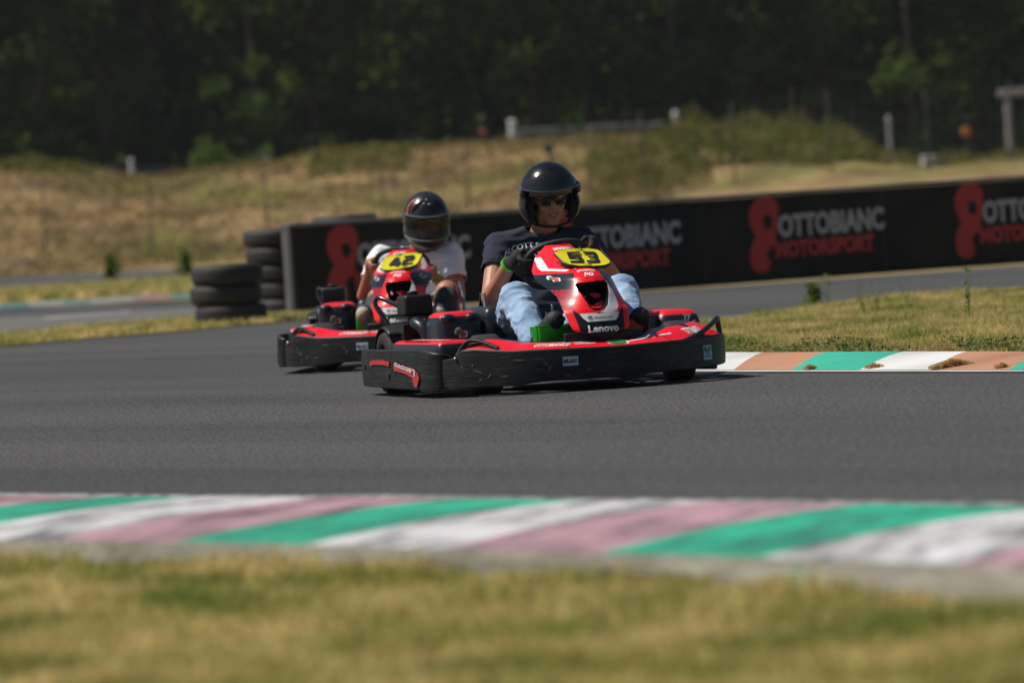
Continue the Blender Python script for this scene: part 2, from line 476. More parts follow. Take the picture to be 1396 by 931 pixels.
# white edge line on the asphalt at the foot of the kerb
def strip(name, a, b, wd, m, z):
    mbx = MB(); L = []; Rr = []
    n = len(a)
    for i in range(n):
        t = (a[min(i + 1, n - 1)] - a[max(i - 1, 0)]); t.z = 0; t.normalize(); nr = Vector((-t.y, t.x, 0)) * wd
        p = Vector((a[i].x, a[i].y, z)); L.append(p); Rr.append(p + nr)
    mbx.add(L + Rr, [(i, i + 1, i + 1 + n, i + n) for i in range(n - 1)])
    o = mbx.build(name, m, smooth=False); o['kind'] = 'structure'
    bm = bmesh.new(); bm.from_mesh(o.data)
    for f in bm.faces:
        if f.normal.z < 0: f.normal_flip()
    bm.to_mesh(o.data); bm.free(); return o
strip('edge_line_near', [Vector(p) for p in I], None, -.07 if (Vector((-(I[5] - I[4]).y, (I[5] - I[4]).x)).dot(Vector((1, 1))) < 0) else .07, paint('worn_line_paint', (.5, .5, .5), (.09, .09, .09), .40, .55, (8, 8, 1)), .004)
# concrete apron behind the near kerb
apron_in = [Vector((p.x, p.y, 0)) for p in O]
gx = [(-820, 750), (-300, 757), (0, 763), (120, 767), (300, 772), (500, 780), (700, 792), (900, 800), (1100, 812), (1250, 820), (1396, 828), (1700, 866), (2200, 900)]
apron_out = [P(x, y, 0) for x, y in gx]
APC = noisy('painted_concrete', [(.30, (.05, .26, .18)), (.37, (.26, .25, .21)), (.5, (.17, .155, .125)), (.62, (.25, .235, .195)), (.72, (.38, .38, .36))], 2.3, detail=9, bump=.3)
mb = MB(); NA = 40
def along(lst, f):
    x = f * (len(lst) - 1); i = min(int(x), len(lst) - 2); return lst[i].lerp(lst[i + 1], x - i)
la = [along(O, i / NA) for i in range(NA + 1)]; lb = [along(apron_out, i / NA) for i in range(NA + 1)]
mb.add([Vector((p.x, p.y, .046)) for p in la] + [Vector((p.x, p.y, .0)) for p in lb], [(i, i + 1, i + 2 + NA, i + 1 + NA) for i in range(NA)])
mb.build('apron', APC, smooth=False)['kind'] = 'structure'

# main asphalt: from the near kerb to the far left edge and round behind the infield
left_edge = [P(-500, 512), P(-200, 490), P(0, 473), P(120, 462), P(260, 451), P(400, 438), P(520, 425), P(700, 412), P(896, 396), P(1150, 379), P(1396, 361), P(1700, 340)]
sheet('track', [Vector((p.x, p.y, 0)) for p in I] + [Vector((9, 12, 0)), Vector((14, 30, 0))] + left_edge[::-1] + [Vector((-8, 25, 0))], ASPH, -.002)
# foreground turf sheet
TURF = noisy('foreground_turf', [(.3, (.08, .09, .02)), (.5, (.19, .16, .045)), (.7, (.32, .23, .08))], 2.5, bump=.5, bscale=50)
sheet('lawn', [Vector((p.x, p.y, 0)) for p in apron_out] + [Vector((6, 6, 0)), Vector((6, -3, 0)), Vector((-6, -3, 0)), Vector((-6, 12, 0))], TURF, -.006)

# infield: right kerb + white line + turf ---------------------------------
rn = [(700, 503.5), (860, 503.5), (1000, 504), (1080, 504), (1172, 504), (1268, 504), (1375, 504), (1480, 504), (1600, 505), (1740, 506), (1900, 508)]
rf = [(840, 480), (950, 480), (1040, 480), (1125, 479.5), (1232, 479), (1318, 479), (1425, 479), (1530, 479), (1650, 480), (1790, 481), (1950, 483)]
rc = ['P', 'G', 'W', 'G', 'W', 'P', 'G', 'W', 'P', 'G']
rc = ['W', 'G', 'W', 'O', 'G', 'W', 'O', 'G', 'W', 'O']
rc = ['O', 'W', 'O', 'G', 'W', 'O', 'G', 'W', 'O', 'G']
RN = [P(x, y, .006) for x, y in rn]; RF = [P(x, y, .045) for x, y in rf]
mb = MB()
for i, c in enumerate(rc):
    mi = {'W': 0, 'G': 1, 'O': 2}[c]; vs = []
    for a in range(3):
        for b in range(7):
            v = b / 6; q = lerp2(RN[i].lerp(RN[i + 1], a / 2), RF[i].lerp(RF[i + 1], a / 2), v); q.z = .006 + .039 * math.sin(v * math.pi / 2); vs.append(q)
    mb.add(vs, [(a * 7 + b, (a + 1) * 7 + b, (a + 1) * 7 + b + 1, a * 7 + b + 1) for a in range(2) for b in range(6)], mi)
mb.build('kerb_far', [PW2, PG2, PO2])['kind'] = 'structure'
ln = [P(x, y + 3.6) for x, y in rn]; ln2 = [P(x, y + .3) for x, y in rn]
mb = MB(); n_ = len(ln); mb.add([Vector((p.x, p.y, .004)) for p in ln] + [Vector((p.x, p.y, .004)) for p in ln2], [(i, i + 1, i + 1 + n_, i + n_) for i in range(n_ - 1)])
mb.build('edge_line_far', paint('line_paint', (.66, .66, .66), (.35, .35, .35), .6, .8, (6, 6, 1)), smooth=False)['kind'] = 'structure'
grass_far = [P(900, 446), P(985, 437), P(1050, 428), P(1100, 420), P(1200, 408), P(1300, 400), P(1396, 394), P(1700, 378)]
INF = [Vector((p.x, p.y, 0)) for p in RF] + [Vector((9, 23, 0)), Vector((14, 36, 0))] + [Vector((p.x, p.y, 0)) for p in grass_far[::-1]]
sheet('infield_turf', INF, TURF, .004)

# left verge and the tracks beyond it -------------------------------------
sheet('verge', [P(-400, 506), P(-200, 489), P(0, 472), P(120, 461), P(260, 450), P(400, 437), P(560, 424), P(560, 412), P(400, 424), P(262, 436), P(120, 448), P(0, 459), P(-200, 478), P(-400, 493)], DRY, .003)
sheet('pale_run_off', [P(-400, 494), P(-200, 478), P(0, 459), P(120, 448), P(262, 436), P(420, 422), P(560, 412), P(560, 392), P(262, 420), P(0, 433), P(-400, 452)], ASPH2, .001)
WL = paint('faded_line', (.24, .24, .235), (.14, .14, .135), .5, .62, (2, 2, 1))
sheet('run_off_line', [P(0, 457), P(70, 450), P(72, 453), P(0, 461)], WL, .006)
sheet('run_off_line', [P(60, 433), P(180, 424), P(180, 428), P(60, 437)], WL, .006)
sheet('far_track', [P(-400, 452), P(0, 433), P(262, 420), P(420, 408), P(420, 399), P(262, 412), P(0, 420), P(-400, 440)], ASPH3, .003)
FK = [(-300, 436, 'W'), (-100, 426, 'W'), (0, 421, 'G'), (40, 418.5, 'W'), (85, 416, 'G'), (125, 414, 'W'), (182, 410.5, 'P'), (232, 408, 'G'), (275, 405.5, 'W'), (330, 402, 'P'), (420, 396, 'W')]
mb = MB()
for i in range(len(FK) - 1):
    a, b = FK[i], FK[i + 1]
    a1, b1, a2, b2 = P(a[0], a[1], .02), P(b[0], b[1], .02), P(a[0], a[1] - 7, .06), P(b[0], b[1] - 7, .06)
    mb.add([a1, b1, b2, a2], [(0, 1, 2, 3)], {'W': 0, 'G': 1, 'P': 2}[a[2]])
mb.build('kerb_distant', [WL, paint('faded_green', (.07, .17, .145), (.12, .13, .12), .5, .7, (1, 1, 1)), paint('faded_pink', (.22, .13, .14), (.14, .12, .12), .5, .7, (1, 1, 1))], smooth=False)['kind'] = 'structure'
sheet('distant_track', [P(-300, 408), P(0, 397), P(130, 390), P(262, 382), P(420, 372), P(420, 360), P(262, 366), P(130, 372), P(0, 379), P(-300, 388)], ASPH3, .01)

# berm ---------------------------------------------------------------------
crest = [(-500, 262), (-150, 232), (0, 226), (60, 225), (110, 229), (160, 237), (210, 241), (260, 235), (330, 228), (400, 217), (450, 207), (520, 203), (600, 199), (700, 193), (780, 189), (850, 187), (900, 186), (960, 181), (1050, 178), (1110, 186), (1160, 203), (1210, 222), (1250, 232), (1300, 228), (1350, 220), (1396, 214), (1600, 200), (1900, 195)]
cw = [PD(x, y, 203) for x, y in crest]; cX = np.array([p.x for p in cw]); cZ = np.array([p.z for p in cw])
def berm_z(x, y):
    c = float(np.interp(x, cX, cZ)); t = (y - 176) / 27.0
    base = -.05
    # right of the wall the ground is already a low terrace
    terr = float(np.interp(x, [-2, 4, 9, 30], [0.0, 1.1, 1.5, 1.8]))
    if t <= 0: return base + terr * max(0, min(1, (y - 140) / 36)) * .9
    t = min(t, 1); s = t * t * (3 - 2 * t); b0 = base + terr * .9
    z = b0 + (c - b0) * s
    nz = noise.noise(Vector((x * .35, y * .22, 0))) * .35 + noise.noise(Vector((x * 1.1, y * .6, 3))) * .12
    if y > 203: return c - min(.5, (y - 203) * .05) + nz * .3
    return z + nz * (1 - abs(t - .5)) * .8 * (1 if t < .95 else .2)
mb = MB(); xs = np.linspace(-45, 45, 181); ys = np.concatenate([np.linspace(136, 175, 16), np.linspace(176.5, 204, 46), np.linspace(206, 420, 40)])
vs = [(x, y, berm_z(x, y)) for y in ys for x in xs]; nx = len(xs)
mb.add(vs, [(j * nx + i, j * nx + i + 1, (j + 1) * nx + i + 1, (j + 1) * nx + i) for j in range(len(ys) - 1) for i in range(nx - 1)])
BM = noisy('dry_bank', [(.28, (.09, .058, .030)), (.42, (.17, .11, .05)), (.55, (.27, .18, .08)), (.72, (.36, .25, .115))], .55, detail=9, bump=.8, bscale=3, dist=.3,
           scale2=.16, stops2=[(.38, (.62, .85, .45)), (.52, (1, 1, 1)), (.7, (1.05, 1.0, .95))], rough=.95)
b_ = mb.build('berm', BM); b_['kind'] = 'structure'

# ---- leaf clumps ------------------------------------------------------------
def leaf_mesh(name, centers, normals_up, size, seed, mats, mat_idx=None, quad=True):
    g = np.random.default_rng(seed); N = len(centers)
    d1 = g.normal(size=(N, 3)); d1 /= np.linalg.norm(d1, axis=1)[:, None]
    d2 = g.normal(size=(N, 3)); d2 -= (d2 * d1).sum(1)[:, None] * d1; d2 /= np.linalg.norm(d2, axis=1)[:, None]
    s = size * g.uniform(.6, 1.4, (N, 1)); a, b = d1 * s, d2 * s * .55
    V = np.stack([centers - a, centers + b, centers + a, centers - b], 1).reshape(-1, 3)
    me = bpy.data.meshes.new(name)
    me.vertices.add(4 * N); me.loops.add(4 * N); me.polygons.add(N)
    me.vertices.foreach_set('co', V.ravel().astype(np.float32)); me.loops.foreach_set('vertex_index', np.arange(4 * N, dtype=np.int32))
    me.polygons.foreach_set('loop_start', np.arange(0, 4 * N, 4, dtype=np.int32)); me.polygons.foreach_set('loop_total', np.full(N, 4, dtype=np.int32))
    for m in mats: me.materials.append(m)
    if mat_idx is not None: me.polygons.foreach_set('material_index', mat_idx.astype(np.int32))
    me.update(); return me
def leaf_mat(name, col, tr=.35):
    m = bpy.data.materials.new(name); m.use_nodes = True; n = m.node_tree.nodes; l = m.node_tree.links
    b = n['Principled BSDF']; b.inputs['Base Color'].default_value = (*col, 1); b.inputs['Roughness'].default_value = .8; b.inputs['Specular IOR Level'].default_value = .08
    t = n.new('ShaderNodeBsdfTranslucent'); t.inputs[0].default_value = (col[0] * 1.2, col[1] * 1.4, col[2] * .7, 1)
    mx = n.new('ShaderNodeMixShader'); mx.inputs[0].default_value = tr; o = n['Material Output']
    l.new(b.outputs[0], mx.inputs[1]); l.new(t.outputs[0], mx.inputs[2]); l.new(mx.outputs[0], o.inputs[0]); return m
LEAF = [leaf_mat('leaf_dark', (.032, .060, .014), .35), leaf_mat('leaf_mid', (.056, .088, .020), .35), leaf_mat('leaf_light', (.078, .118, .028), .4)]
BARK = noisy('pale_bark', [(.3, (.05, .045, .038)), (.7, (.14, .13, .11))], 3, bump=.3, bscale=10)

def crown_points(g, hgt, base, rad, n, clumps):
    pts = []; mi = []
    cs = []
    for k in range(clumps):
        z = g.uniform(base, hgt); f = (z - base) / (hgt - base); rr = rad * (math.sin(min(1, f * 1.15 + .18) * math.pi) ** .6 if f < .8 else (1 - f) * 3.2 * .8 + .1)
        a = g.uniform(0, 2 * math.pi); r_ = rr * math.sqrt(g.uniform(.1, 1))
        cs.append((r_ * math.cos(a), r_ * math.sin(a), z, g.uniform(.45, 1.0), g.integers(0, 10)))
    per = n // clumps
    for cx, cy, cz, cr, ci in cs:
        p = g.normal(size=(per, 3)) * np.array([cr, cr, cr * .8]) * .55 + np.array([cx, cy, cz]); pts.append(p)
        pm = {0: 2, 1: 2, 2: 2, 3: 1, 4: 1, 5: 1, 6: 1}.get(int(ci), 0)
        mi.append(np.where(g.random(per) < .75, pm, g.integers(0, 3, per)))
    return np.concatenate(pts), np.concatenate(mi)
def tree_proto(seed, hgt, base, rad, n=7500, clumps=70, kind='tree'):
    g = np.random.default_rng(seed)
    T = empty(kind)
    pts, mi = crown_points(g, hgt, base, rad, n, clumps)
    link('crown', leaf_mesh('crown', pts, None, .16, seed, LEAF, mi), T)
    m = MB(); lean = g.uniform(-.3, .3, 2)
    tp = [Vector((lean[0] * (z / hgt), lean[1] * (z / hgt), z)) for z in np.linspace(-.6, hgt * .85, 7)]
    m.tube(tp, [.17, .15, .13, .11, .08, .05, .02], 8)
    for k in range(9):
        z = g.uniform(base, hgt * .75); a = g.uniform(0, 6.28); L = rad * g.uniform(.5, .9); p = Vector((lean[0] * z / hgt, lean[1] * z / hgt, z))
        m.tube([p, p + Vector((math.cos(a) * L * .5, math.sin(a) * L * .5, L * .35)), p + Vector((math.cos(a) * L, math.sin(a) * L, L * .9))], [.05, .035, .012], 6)
    m.build('trunk', BARK, T)
    return T
protos = [tree_proto(11, 15, 1.0, 2.3), tree_proto(12, 17, 1.6, 2.1), tree_proto(13, 15, .6, 2.6), tree_proto(14, 16, 1.2, 2.4)]
g = np.random.default_rng(5)
def put_tree(k, x, y, lab, grp, sc=1.0, first={}):
    p = protos[k]
    if k not in first: o = p; first[k] = 1
    else: o = copy_tree(p)
    o.location = (x, y, berm_z(x, y) - .1); o.rotation_euler = (0, 0, g.uniform(0, 6.28)); s = sc * g.uniform(.88, 1.15); o.scale = (s, s, s)
    tag(o, lab, 'tree', grp); return o
for row, (y0, n, lab, grp) in enumerate(((212, 20, 'front-row tree with its bare trunk foot showing at the edge of the dark wood', 'front row of the wood'), (219, 21, 'tree of the second row of the dark wood, its crown filling gaps between front trunks', 'second row of the wood'), (228, 20, 'tree standing deep in the dark wood behind the first two rows', 'deep rows of the wood'), (239, 20, 'tree standing deep in the dark wood behind the first two rows', 'deep rows of the wood'), (252, 18, 'tree standing deep in the dark wood behind the first two rows', 'deep rows of the wood'))):
    span = 27 + row * 2.5
    for i in range(n):
        x = -span + 2 * span * (i + .5) / n + g.uniform(-.7, .7)
        put_tree(int(g.integers(0, 4)), x, y0 + g.uniform(-2, 2), lab, grp, 1.0 + .04 * row)

# low understorey, tall leaf mass added to close sky gaps, green bank patches
def scatter(name, boxes, n, size, seed, mats, mi_p, kind='stuff'):
    g2 = np.random.default_rng(seed); P_ = []
    for (x0, x1, y0, y1, h, wgt) in boxes:
        k = int(n * wgt); x = g2.uniform(x0, x1, k); y = g2.uniform(y0, y1, k)
        z = np.array([berm_z(a, b) for a, b in zip(x, y)])
        lump = np.array([max(0.05, .55 + noise.noise(Vector((a * .8, b * .4, seed))) * 1.3) for a, b in zip(x, y)])
        P_.append(np.stack([x, y, z + g2.random(k) ** 1.3 * h * lump], 1))
    P_ = np.concatenate(P_)
    o = link(name, leaf_mesh(name, P_, None, size, seed, mats, g2.choice(len(mats), len(P_), p=mi_p))); o['kind'] = kind; return o
GR = [leaf_mat('weed_green', (.085, .125, .025), .3), leaf_mat('weed_olive', (.115, .105, .03), .3), leaf_mat('weed_straw', (.22, .16, .07), .3), leaf_mat('weed_brown', (.11, .065, .028), .2)]
scatter('undergrowth_and_backing', [(-36, 36, 215, 225, 2.2, .15), (-38, 38, 255, 268, 32.0, .85)], 60000, .5, 31, LEAF, [.8, .15, .05])
def bx(px0, px1, Y0, Y1): return PD(px0, 220, (Y0 + Y1) / 2).x, PD(px1, 220, (Y0 + Y1) / 2).x, Y0, Y1
scatter('bank_weeds', [(*bx(905, 1190, 186, 203), .8, .62), (*bx(800, 960, 182, 196), .7, .2), (*bx(1190, 1396, 188, 206), .5, .18), (*bx(-40, 130, 198, 205), .4, .12), (*bx(420, 560, 194, 203), .3, .1)], 17000, .085, 32, GR, [.34, .36, .15, .15])
scatter('bank_grass', [(*bx(-60, 900, 177, 204), .22, 1.0)], 26000, .07, 33, GR, [.06, .17, .50, .27])
scatter('green_thicket', [(*bx(262, 372, 205, 209), 1.0, 1.0)], 3500, .12, 34, [leaf_mat('bright_green', (.08, .13, .03), .3), LEAF[2]], [.75, .25])

# ---- small far things ----------------------------------------------------------
def terr_top(px, py, Y): return PD(px, py, Y)
whitep = mat('white_painted_post', (.55, .56, .58), .6)
def post(px, top, bot, Y, wd, m, name, label, cat, cap=True):
    a, b = PD(px, bot, Y), PD(px, top, Y)
    base = Vector((a.x, a.y, min(a.z, berm_z(a.x, a.y)) - .1)); E = empty(name, base, 0, label, cat)
    h = b.z - base.z; mb = MB(); mb.tube([(0, 0, 0), (0, 0, h * .5), (0, 0, h * .86)], [wd * .5, wd * .5, wd * .46], 12, smooth=0); mb.build('post_body', m, E)
    mb = MB(); mb.lathe([(h * .862, wd * .52), (h * .9, wd * .6), (h * .96, wd * .5), (h, .01)], 'Z', n=14); mb.build('post_cap', m, E); return E
post(700, 163, 192, 204, .30, whitep, 'marker_post', 'stout white marker post on the bank crest left of the open-face helmet', 'post')
post(923, 151, 177, 204, .26, whitep, 'marker_post', 'white marker post rising from the left end of the green mound', 'post')
post(1213, 157, 183, 206, .18, mat('dull_post', (.30, .31, .31), .7), 'marker_post', 'faint white marker post in front of the wood at the right', 'post')
post(180, 216, 236, 205, .17, whitep, 'marker_post', 'thin white marker post at the foot of the wood on the left', 'post')
# chequered round board on a pole
c_ = PD(361, 220, 205); E = empty('round_sign', (c_.x, c_.y, berm_z(c_.x, c_.y) - .1), 0, 'small round black and white chequered board on a pole above the bank', 'sign'); h = c_.z - E.location.z
mb = MB(); mb.tube([(0, 0, 0), (0, 0, h)], .03, 8, smooth=0); mb.build('pole', DARKMET, E)
mb = MB(); mb.lathe([(-.03, .0), (-.03, .20), (.03, .20), (.03, 0)], 'Y', c=(0, 0, h), n=24); bd = mb.build('board', mat('board_white', (.62, .62, .64), .5), E)
mb = MB()
for i in range(-2, 2):
    for j in range(-2, 2):
        if (i + j) % 2 == 0 and (i + .5) ** 2 + (j + .5) ** 2 < 3.3: mb.box(((i + .5) * .1 * .9, -.034, h + (j + .5) * .09), (.088, .006, .088))
mb.build('chequer', BLKV, bd, smooth=False)
# dark bin-like lamp
yl = next((y_ / 2 for y_ in range(406, 350, -1) if PD(748, 204, y_ / 2).z - berm_z(PD(748, 204, y_ / 2).x, y_ / 2) > .45), 178)
c_ = PD(748, 204, yl); z0 = berm_z(c_.x, c_.y) - .1; E = empty('floodlight', (c_.x, c_.y, z0), 0, 'small dark floodlight head on a short stake just above the open-face helmet', 'lamp'); h = c_.z - z0
mb = MB(); mb.tube([(0, 0, 0), (0, 0, h)], .05, 8, smooth=0); mb.build('stake', DARKMET, E)
mb = MB(); mb.box((0, 0, h + .02), (.30, .22, .24)); mb.box((0, -.12, h + .12), (.34, .1, .05)); mb.build('lamp_head', BLACK, E, bevel=.03)
# unclear red and dark kart-like thing, modelled as a flag
c_ = PD(660, 182, 207); z0 = berm_z(c_.x, c_.y); E = empty('red_dark_thing', (c_.x, c_.y, z0), 0, 'small unclear red and dark thing, modelled as flag and cap, at the edge of the wood', 'flag')
mb = MB(); mb.tube([(0, 0, -.1), (0, 0, 1.0)], .025, 8, smooth=0); mb.build('pole', DARKMET, E)
mb = MB(); hh = c_.z - z0
mb.add([(.42 * (i / 8) - .2, .05 * math.sin(i * 1.1), hh + s * (.18 - .01 * i)) for i in range(9) for s in (-1, 1)], [(2 * i, 2 * i + 2, 2 * i + 3, 2 * i + 1) for i in range(8)]); mb.build('cloth', mat('faded_red_cloth', (.17, .03, .03), .8), E, solid=.01)
mb = MB(); mb.ell((0, 0, hh + .45), (.15, .12, .2)); mb.build('cap', BLACK, E)
# orange marker
c_ = PD(1317, 180, 207); z0 = berm_z(c_.x, c_.y); E = empty('orange_lamp', (c_.x, c_.y, z0), 0, 'round orange warning marker on a stake left of the gantry', 'marker'); h = c_.z - z0
mb = MB(); mb.tube([(0, 0, -.1), (0, 0, h)], .03, 8, smooth=0); mb.build('stake', DARKMET, E); mb = MB(); mb.lathe([(-.05, 0), (-.05, .14), (-.02, .17), (.02, .17), (.05, .14), (.05, 0)], 'Y', c=(0, 0, h), n=20); mb.build('disc', mat('orange_plastic', (.65, .22, .03), .5), E)
# white block
c_ = PD(1275, 236, 190); z0 = c_.z - .02; E = empty('concrete_block', (c_.x, c_.y, z0), .3, 'chipped white block with a grey hollow lying on the bank at the right', 'block')
mb = MB(); mb.box((-.2, 0, .30), (.42, .5, .62)); mb.build('block_body', whitep, E, bevel=.05); mb = MB(); mb.box((.25, .05, .26), (.48, .4, .5)); mb.lathe([(-.25, .16), (-.25, .2), (-.2, .2), (-.2, .16), (-.25, .16)], 'Y', c=(.25, .05, .28), n=18); mb.build('block_core', mat('grey_block', (.22, .23, .24), .8), E, bevel=.04)
# gantry at the right edge
a = PD(1378, 207, 200); t_ = PD(1368, 132, 200); z0 = berm_z(a.x, a.y) - .2; h = t_.z - z0
E = empty('gantry', (a.x, a.y, z0), 0, 'pale goal-like frame at the right edge, one upright and a crossbar', 'gantry')
mb = MB(); mb.box((0, 0, h / 2), (.22, .22, h)); mb.build('upright', mat('weathered_wood', (.46, .44, .42), .8, var=.3, vscale=6), E, bevel=.02)
mb = MB(); mb.box((3.0, 0, h / 2), (.22, .22, h)); mb.build('upright', MATS['weathered_wood'], E, bevel=.02)
mb = MB(); mb.box((1.45, 0, h + .12), (3.5, .3, .24)); mb.build('crossbar', MATS['weathered_wood'], E, bevel=.02)
# guard rail along the crest + second rail
def rail(px0, px1, py0, py1, Y, hgt, label, m):
    a, b = PD(px0, py0, Y), PD(px1, py1, Y); n = max(3, int((b - a).length / 2.2)); E = empty('guard_rail', (a.x, a.y, 0), 0, label, 'guard rail')
    mb = MB(); P0, P1 = Vector((0, 0, a.z)), Vector((b.x - a.x, 0, b.z))
    for dz, dy in ((0, 0),):
        prof = [(-.02, -.15), (-.06, -.09), (-.02, 0), (-.06, .09), (-.02, .15), (.0, .15), (-.04, .09), (0, 0), (-.04, -.09), (0, -.15)]
        vs = [p + Vector((0, y, z * hgt / .3)) for p in (P0, P1) for y, z in prof]; k = len(prof)
        mb.add(vs, [(i, (i + 1) % k, (i + 1) % k + k, i + k) for i in range(k)])
    mb.build('beam', m, E, smooth=False)
    for i in range(n + 1):
        q = P0.lerp(P1, i / n); zb = berm_z(a.x + q.x, Y) - .1; mb = MB(); mb.box((q.x, .06, (zb + q.z + hgt * .3) / 2), (.1, .1, max(.2, q.z + hgt * .3 - zb))); mb.build('post', DARKMET, E)
GREYR = mat('galvanised_steel', (.15, .15, .155), .75, metal=.0, var=.35, vscale=1.2)
rail(706, 905, 183, 172, 208, .34, 'pale steel guard rail behind the crest, right of the stout white post', GREYR)
rail(85, 250, 236, 232, 209, .34, 'dull steel guard rail low between the trunks on the left', mat('dull_steel', (.08, .085, .09), .8))
rail(1010, 1330, 172, 158, 212, .40, 'dim grey guard rail in front of the wood on the right', mat('dim_steel', (.08, .085, .09), .8))

# wire fence before the bank
wire = mat('fence_wire', (.20, .21, .20), .5, metal=.5); pst = mat('fence_post_metal', (.10, .11, .10), .6)
def fence(pxs, Y, label, hgt=2.7, dz=0.0, rows=9):
    F = empty('wire_fence', (0, 0, 0), 0, label, 'fence')
    tops = []
    for px in pxs:
        gq = PD(px, 300, Y); x = gq.x; zb = berm_z(x, Y) - .05; mb = MB(); mb.tube([(x, Y, zb), (x, Y, zb + hgt)], .032, 8, smooth=0); mb.build('post', pst, F); tops.append((x, zb))
    mb = MB()
    for r_ in range(rows):
        pts = [Vector((x, Y, zb + .15 + (hgt - .2) * r_ / (rows - 1))) for x, zb in tops]; mb.tube(pts, .006, 4, smooth=0)
    for (x0, z0), (x1, z1) in zip(tops, tops[1:]):
        k = int((x1 - x0) / .35)
        for i in range(1, k): f_ = i / k; x = x0 + (x1 - x0) * f_; zz = z0 + (z1 - z0) * f_; mb.tube([(x, Y, zz + .1), (x, Y, zz + hgt - .05)], .004, 4, smooth=0)
    mb.build('netting', wire, F)
fence([-90, 60, 206, 365, 524, 640, 760, 882, 1006, 1138, 1272, 1388, 1500], 181, 'tall see-through wire fence on thin dark posts along the foot of the bank')
fence([1090, 1170, 1250, 1330, 1410, 1490], 209, 'far wire fence on the plateau in front of the wood at the right', 2.2)

# far weeds left of the tyres
def weed(px, py, h, name_label, n=60, sp=.12, seed=1, m=None, stalk=True, leafs=.02, kindn='weed'):
    g3 = np.random.default_rng(seed); p = P(px, py); E = empty(kindn, (p.x, p.y, 0), 0, name_label, 'weed')
    mb = MB()
    for k in range(3 if stalk else 5):
        a = g3.uniform(0, 6.28); q = Vector((math.cos(a), math.sin(a), 0)) * sp * g3.uniform(.2, 1.0)
        hk = h * g3.uniform(.7, 1.0); mb.tube([(0, 0, 0), q * .4 + Vector((0, 0, hk * .5)), q + Vector((0, 0, hk))], [.0022, .0018, .001], 5)
    mb.build('stem', mat('weed_stem', (.12, .15, .05), .8), E)
    z = g3.random(n) * h * .95; f_ = z / h; pts = np.stack([g3.normal(size=n) * sp * .45 * (1.0 - .5 * f_ if not stalk else .5), g3.normal(size=n) * sp * .45 * (.7), z], 1)
    link('leaves', leaf_mesh('leaves', pts, None, leafs, seed, [m or GR[0]]), E)
BG = leaf_mat('weed_leaf', (.10, .15, .035), .3)
weed(1110, 418, .17, 'small round leafy weed where the infield turf meets the track', 260, .085, 2, BG, False, .018)
weed(1129, 418, .24, 'tall thin leaning weed stalk right beside the small leafy weed', 30, .07, 3, BG, True, .012)
weed(1321, 438, .32, 'tallest upright weed stalk on the infield turf towards the right', 40, .05, 4, BG, True, .012)
weed(1196, 430, .22, 'slender weed stalk in the middle of the infield turf', 26, .10, 5, BG, True, .010)
weed(1178, 432, .25, 'thin forked weed left of the slender stalk on the infield', 24, .08, 6, BG, True, .010)
weed(1240, 425, .22, 'low wispy weed on the infield below the wall lettering', 22, .10, 7, BG, True, .010)
weed(152, 387, .6, 'dark shrub between the two far tracks on the left', 160, .16, 8, GR[0], False, .07)
weed(254, 376, .6, 'dark shrub left of the short tyre stack, between the far tracks', 190, .2, 9, GR[0], False, .07)

# ---- wall ------------------------------------------------------------------------
WA, WB = P(404, 431), P(1396, 359)
u = (WB - WA); WL_ = u.length; u.normalize(); nrm = Vector((u.y, -u.x, 0)); nrm = nrm if nrm.y < 0 else -nrm
HW = .815; TOT = WL_ * 1.35
Wl = empty('trackside_wall', (WA.x, WA.y, 0), math.atan2(u.y, u.x), 'long low black trackside wall with repeated red and grey sponsor lettering', 'wall')
mb = MB(); mb.box((TOT / 2, .13, HW / 2 - .01), (TOT, .22, HW - .02)); mb.build('concrete_core', mat('stained_concrete', (.11, .107, .10), .9, var=.4, vscale=5), Wl, bevel=.01)
mb = MB(); mb.box((TOT / 2, .10, HW), (TOT + .02, .26, .035)); mb.build('capping', mat('grey_capping', (.17, .175, .19), .55, var=.5, vscale=1.5), Wl, bevel=.008)
mb = MB(); mb.box((TOT / 2, 0, HW / 2 - .005), (TOT, .02, HW - .03)); mb.build('banner', mat('black_banner', (.0055, .006, .007), .55, spec=.25, col2=(.016, .015, .014), vscale=2.2, bump=.5, bscale=2.5, ramp=(.40, .62)), Wl)
mb = MB(); mb.box((-.012, .02, HW / 2), (.035, .10, HW + .01)); mb.build('end_strip', mat('grey_edge', (.05, .05, .054), .6), Wl, bevel=.004)
for i in range(1, 8):
    mb = MB(); x = i * 1.87 + .35; mb.box((x, -.0115, HW / 2), (.012, .004, HW - .04)); mb.build('banner_seam', mat('seam_black', (.014, .014, .015), .5), Wl, smooth=False)
WRED = mat('banner_red', (.40, .030, .034), .6); WGREY = mat('banner_grey', (.36, .365, .39), .6)
def wpx(px):   # along-wall distance of a photo column
    lo, hi = -1.0, TOT
    for _ in range(50):
        md = (lo + hi) / 2; p = WA + u * md + Vector((0, 0, .4)); q = CAM_R.transposed() @ (p - Vector((0, 0, CAM_H))); c = 698 + FPX * q.x / -q.z
        if c < px: lo = md
        else: hi = md
    return lo
rep = [wpx(444), wpx(737), wpx(1020), wpx(1300)]; rep.append(rep[-1] + (rep[-1] - rep[-2])); 
wf = lambda x0: (lambda x, y, f: Vector((x0 + x, -.011 - f, y)))
HSC = .0000
def K8(x, y): return ((x - 345) / 2.79 / 150.0, (HW - .005) * (1 - (y - 190) / (520 - 190)))
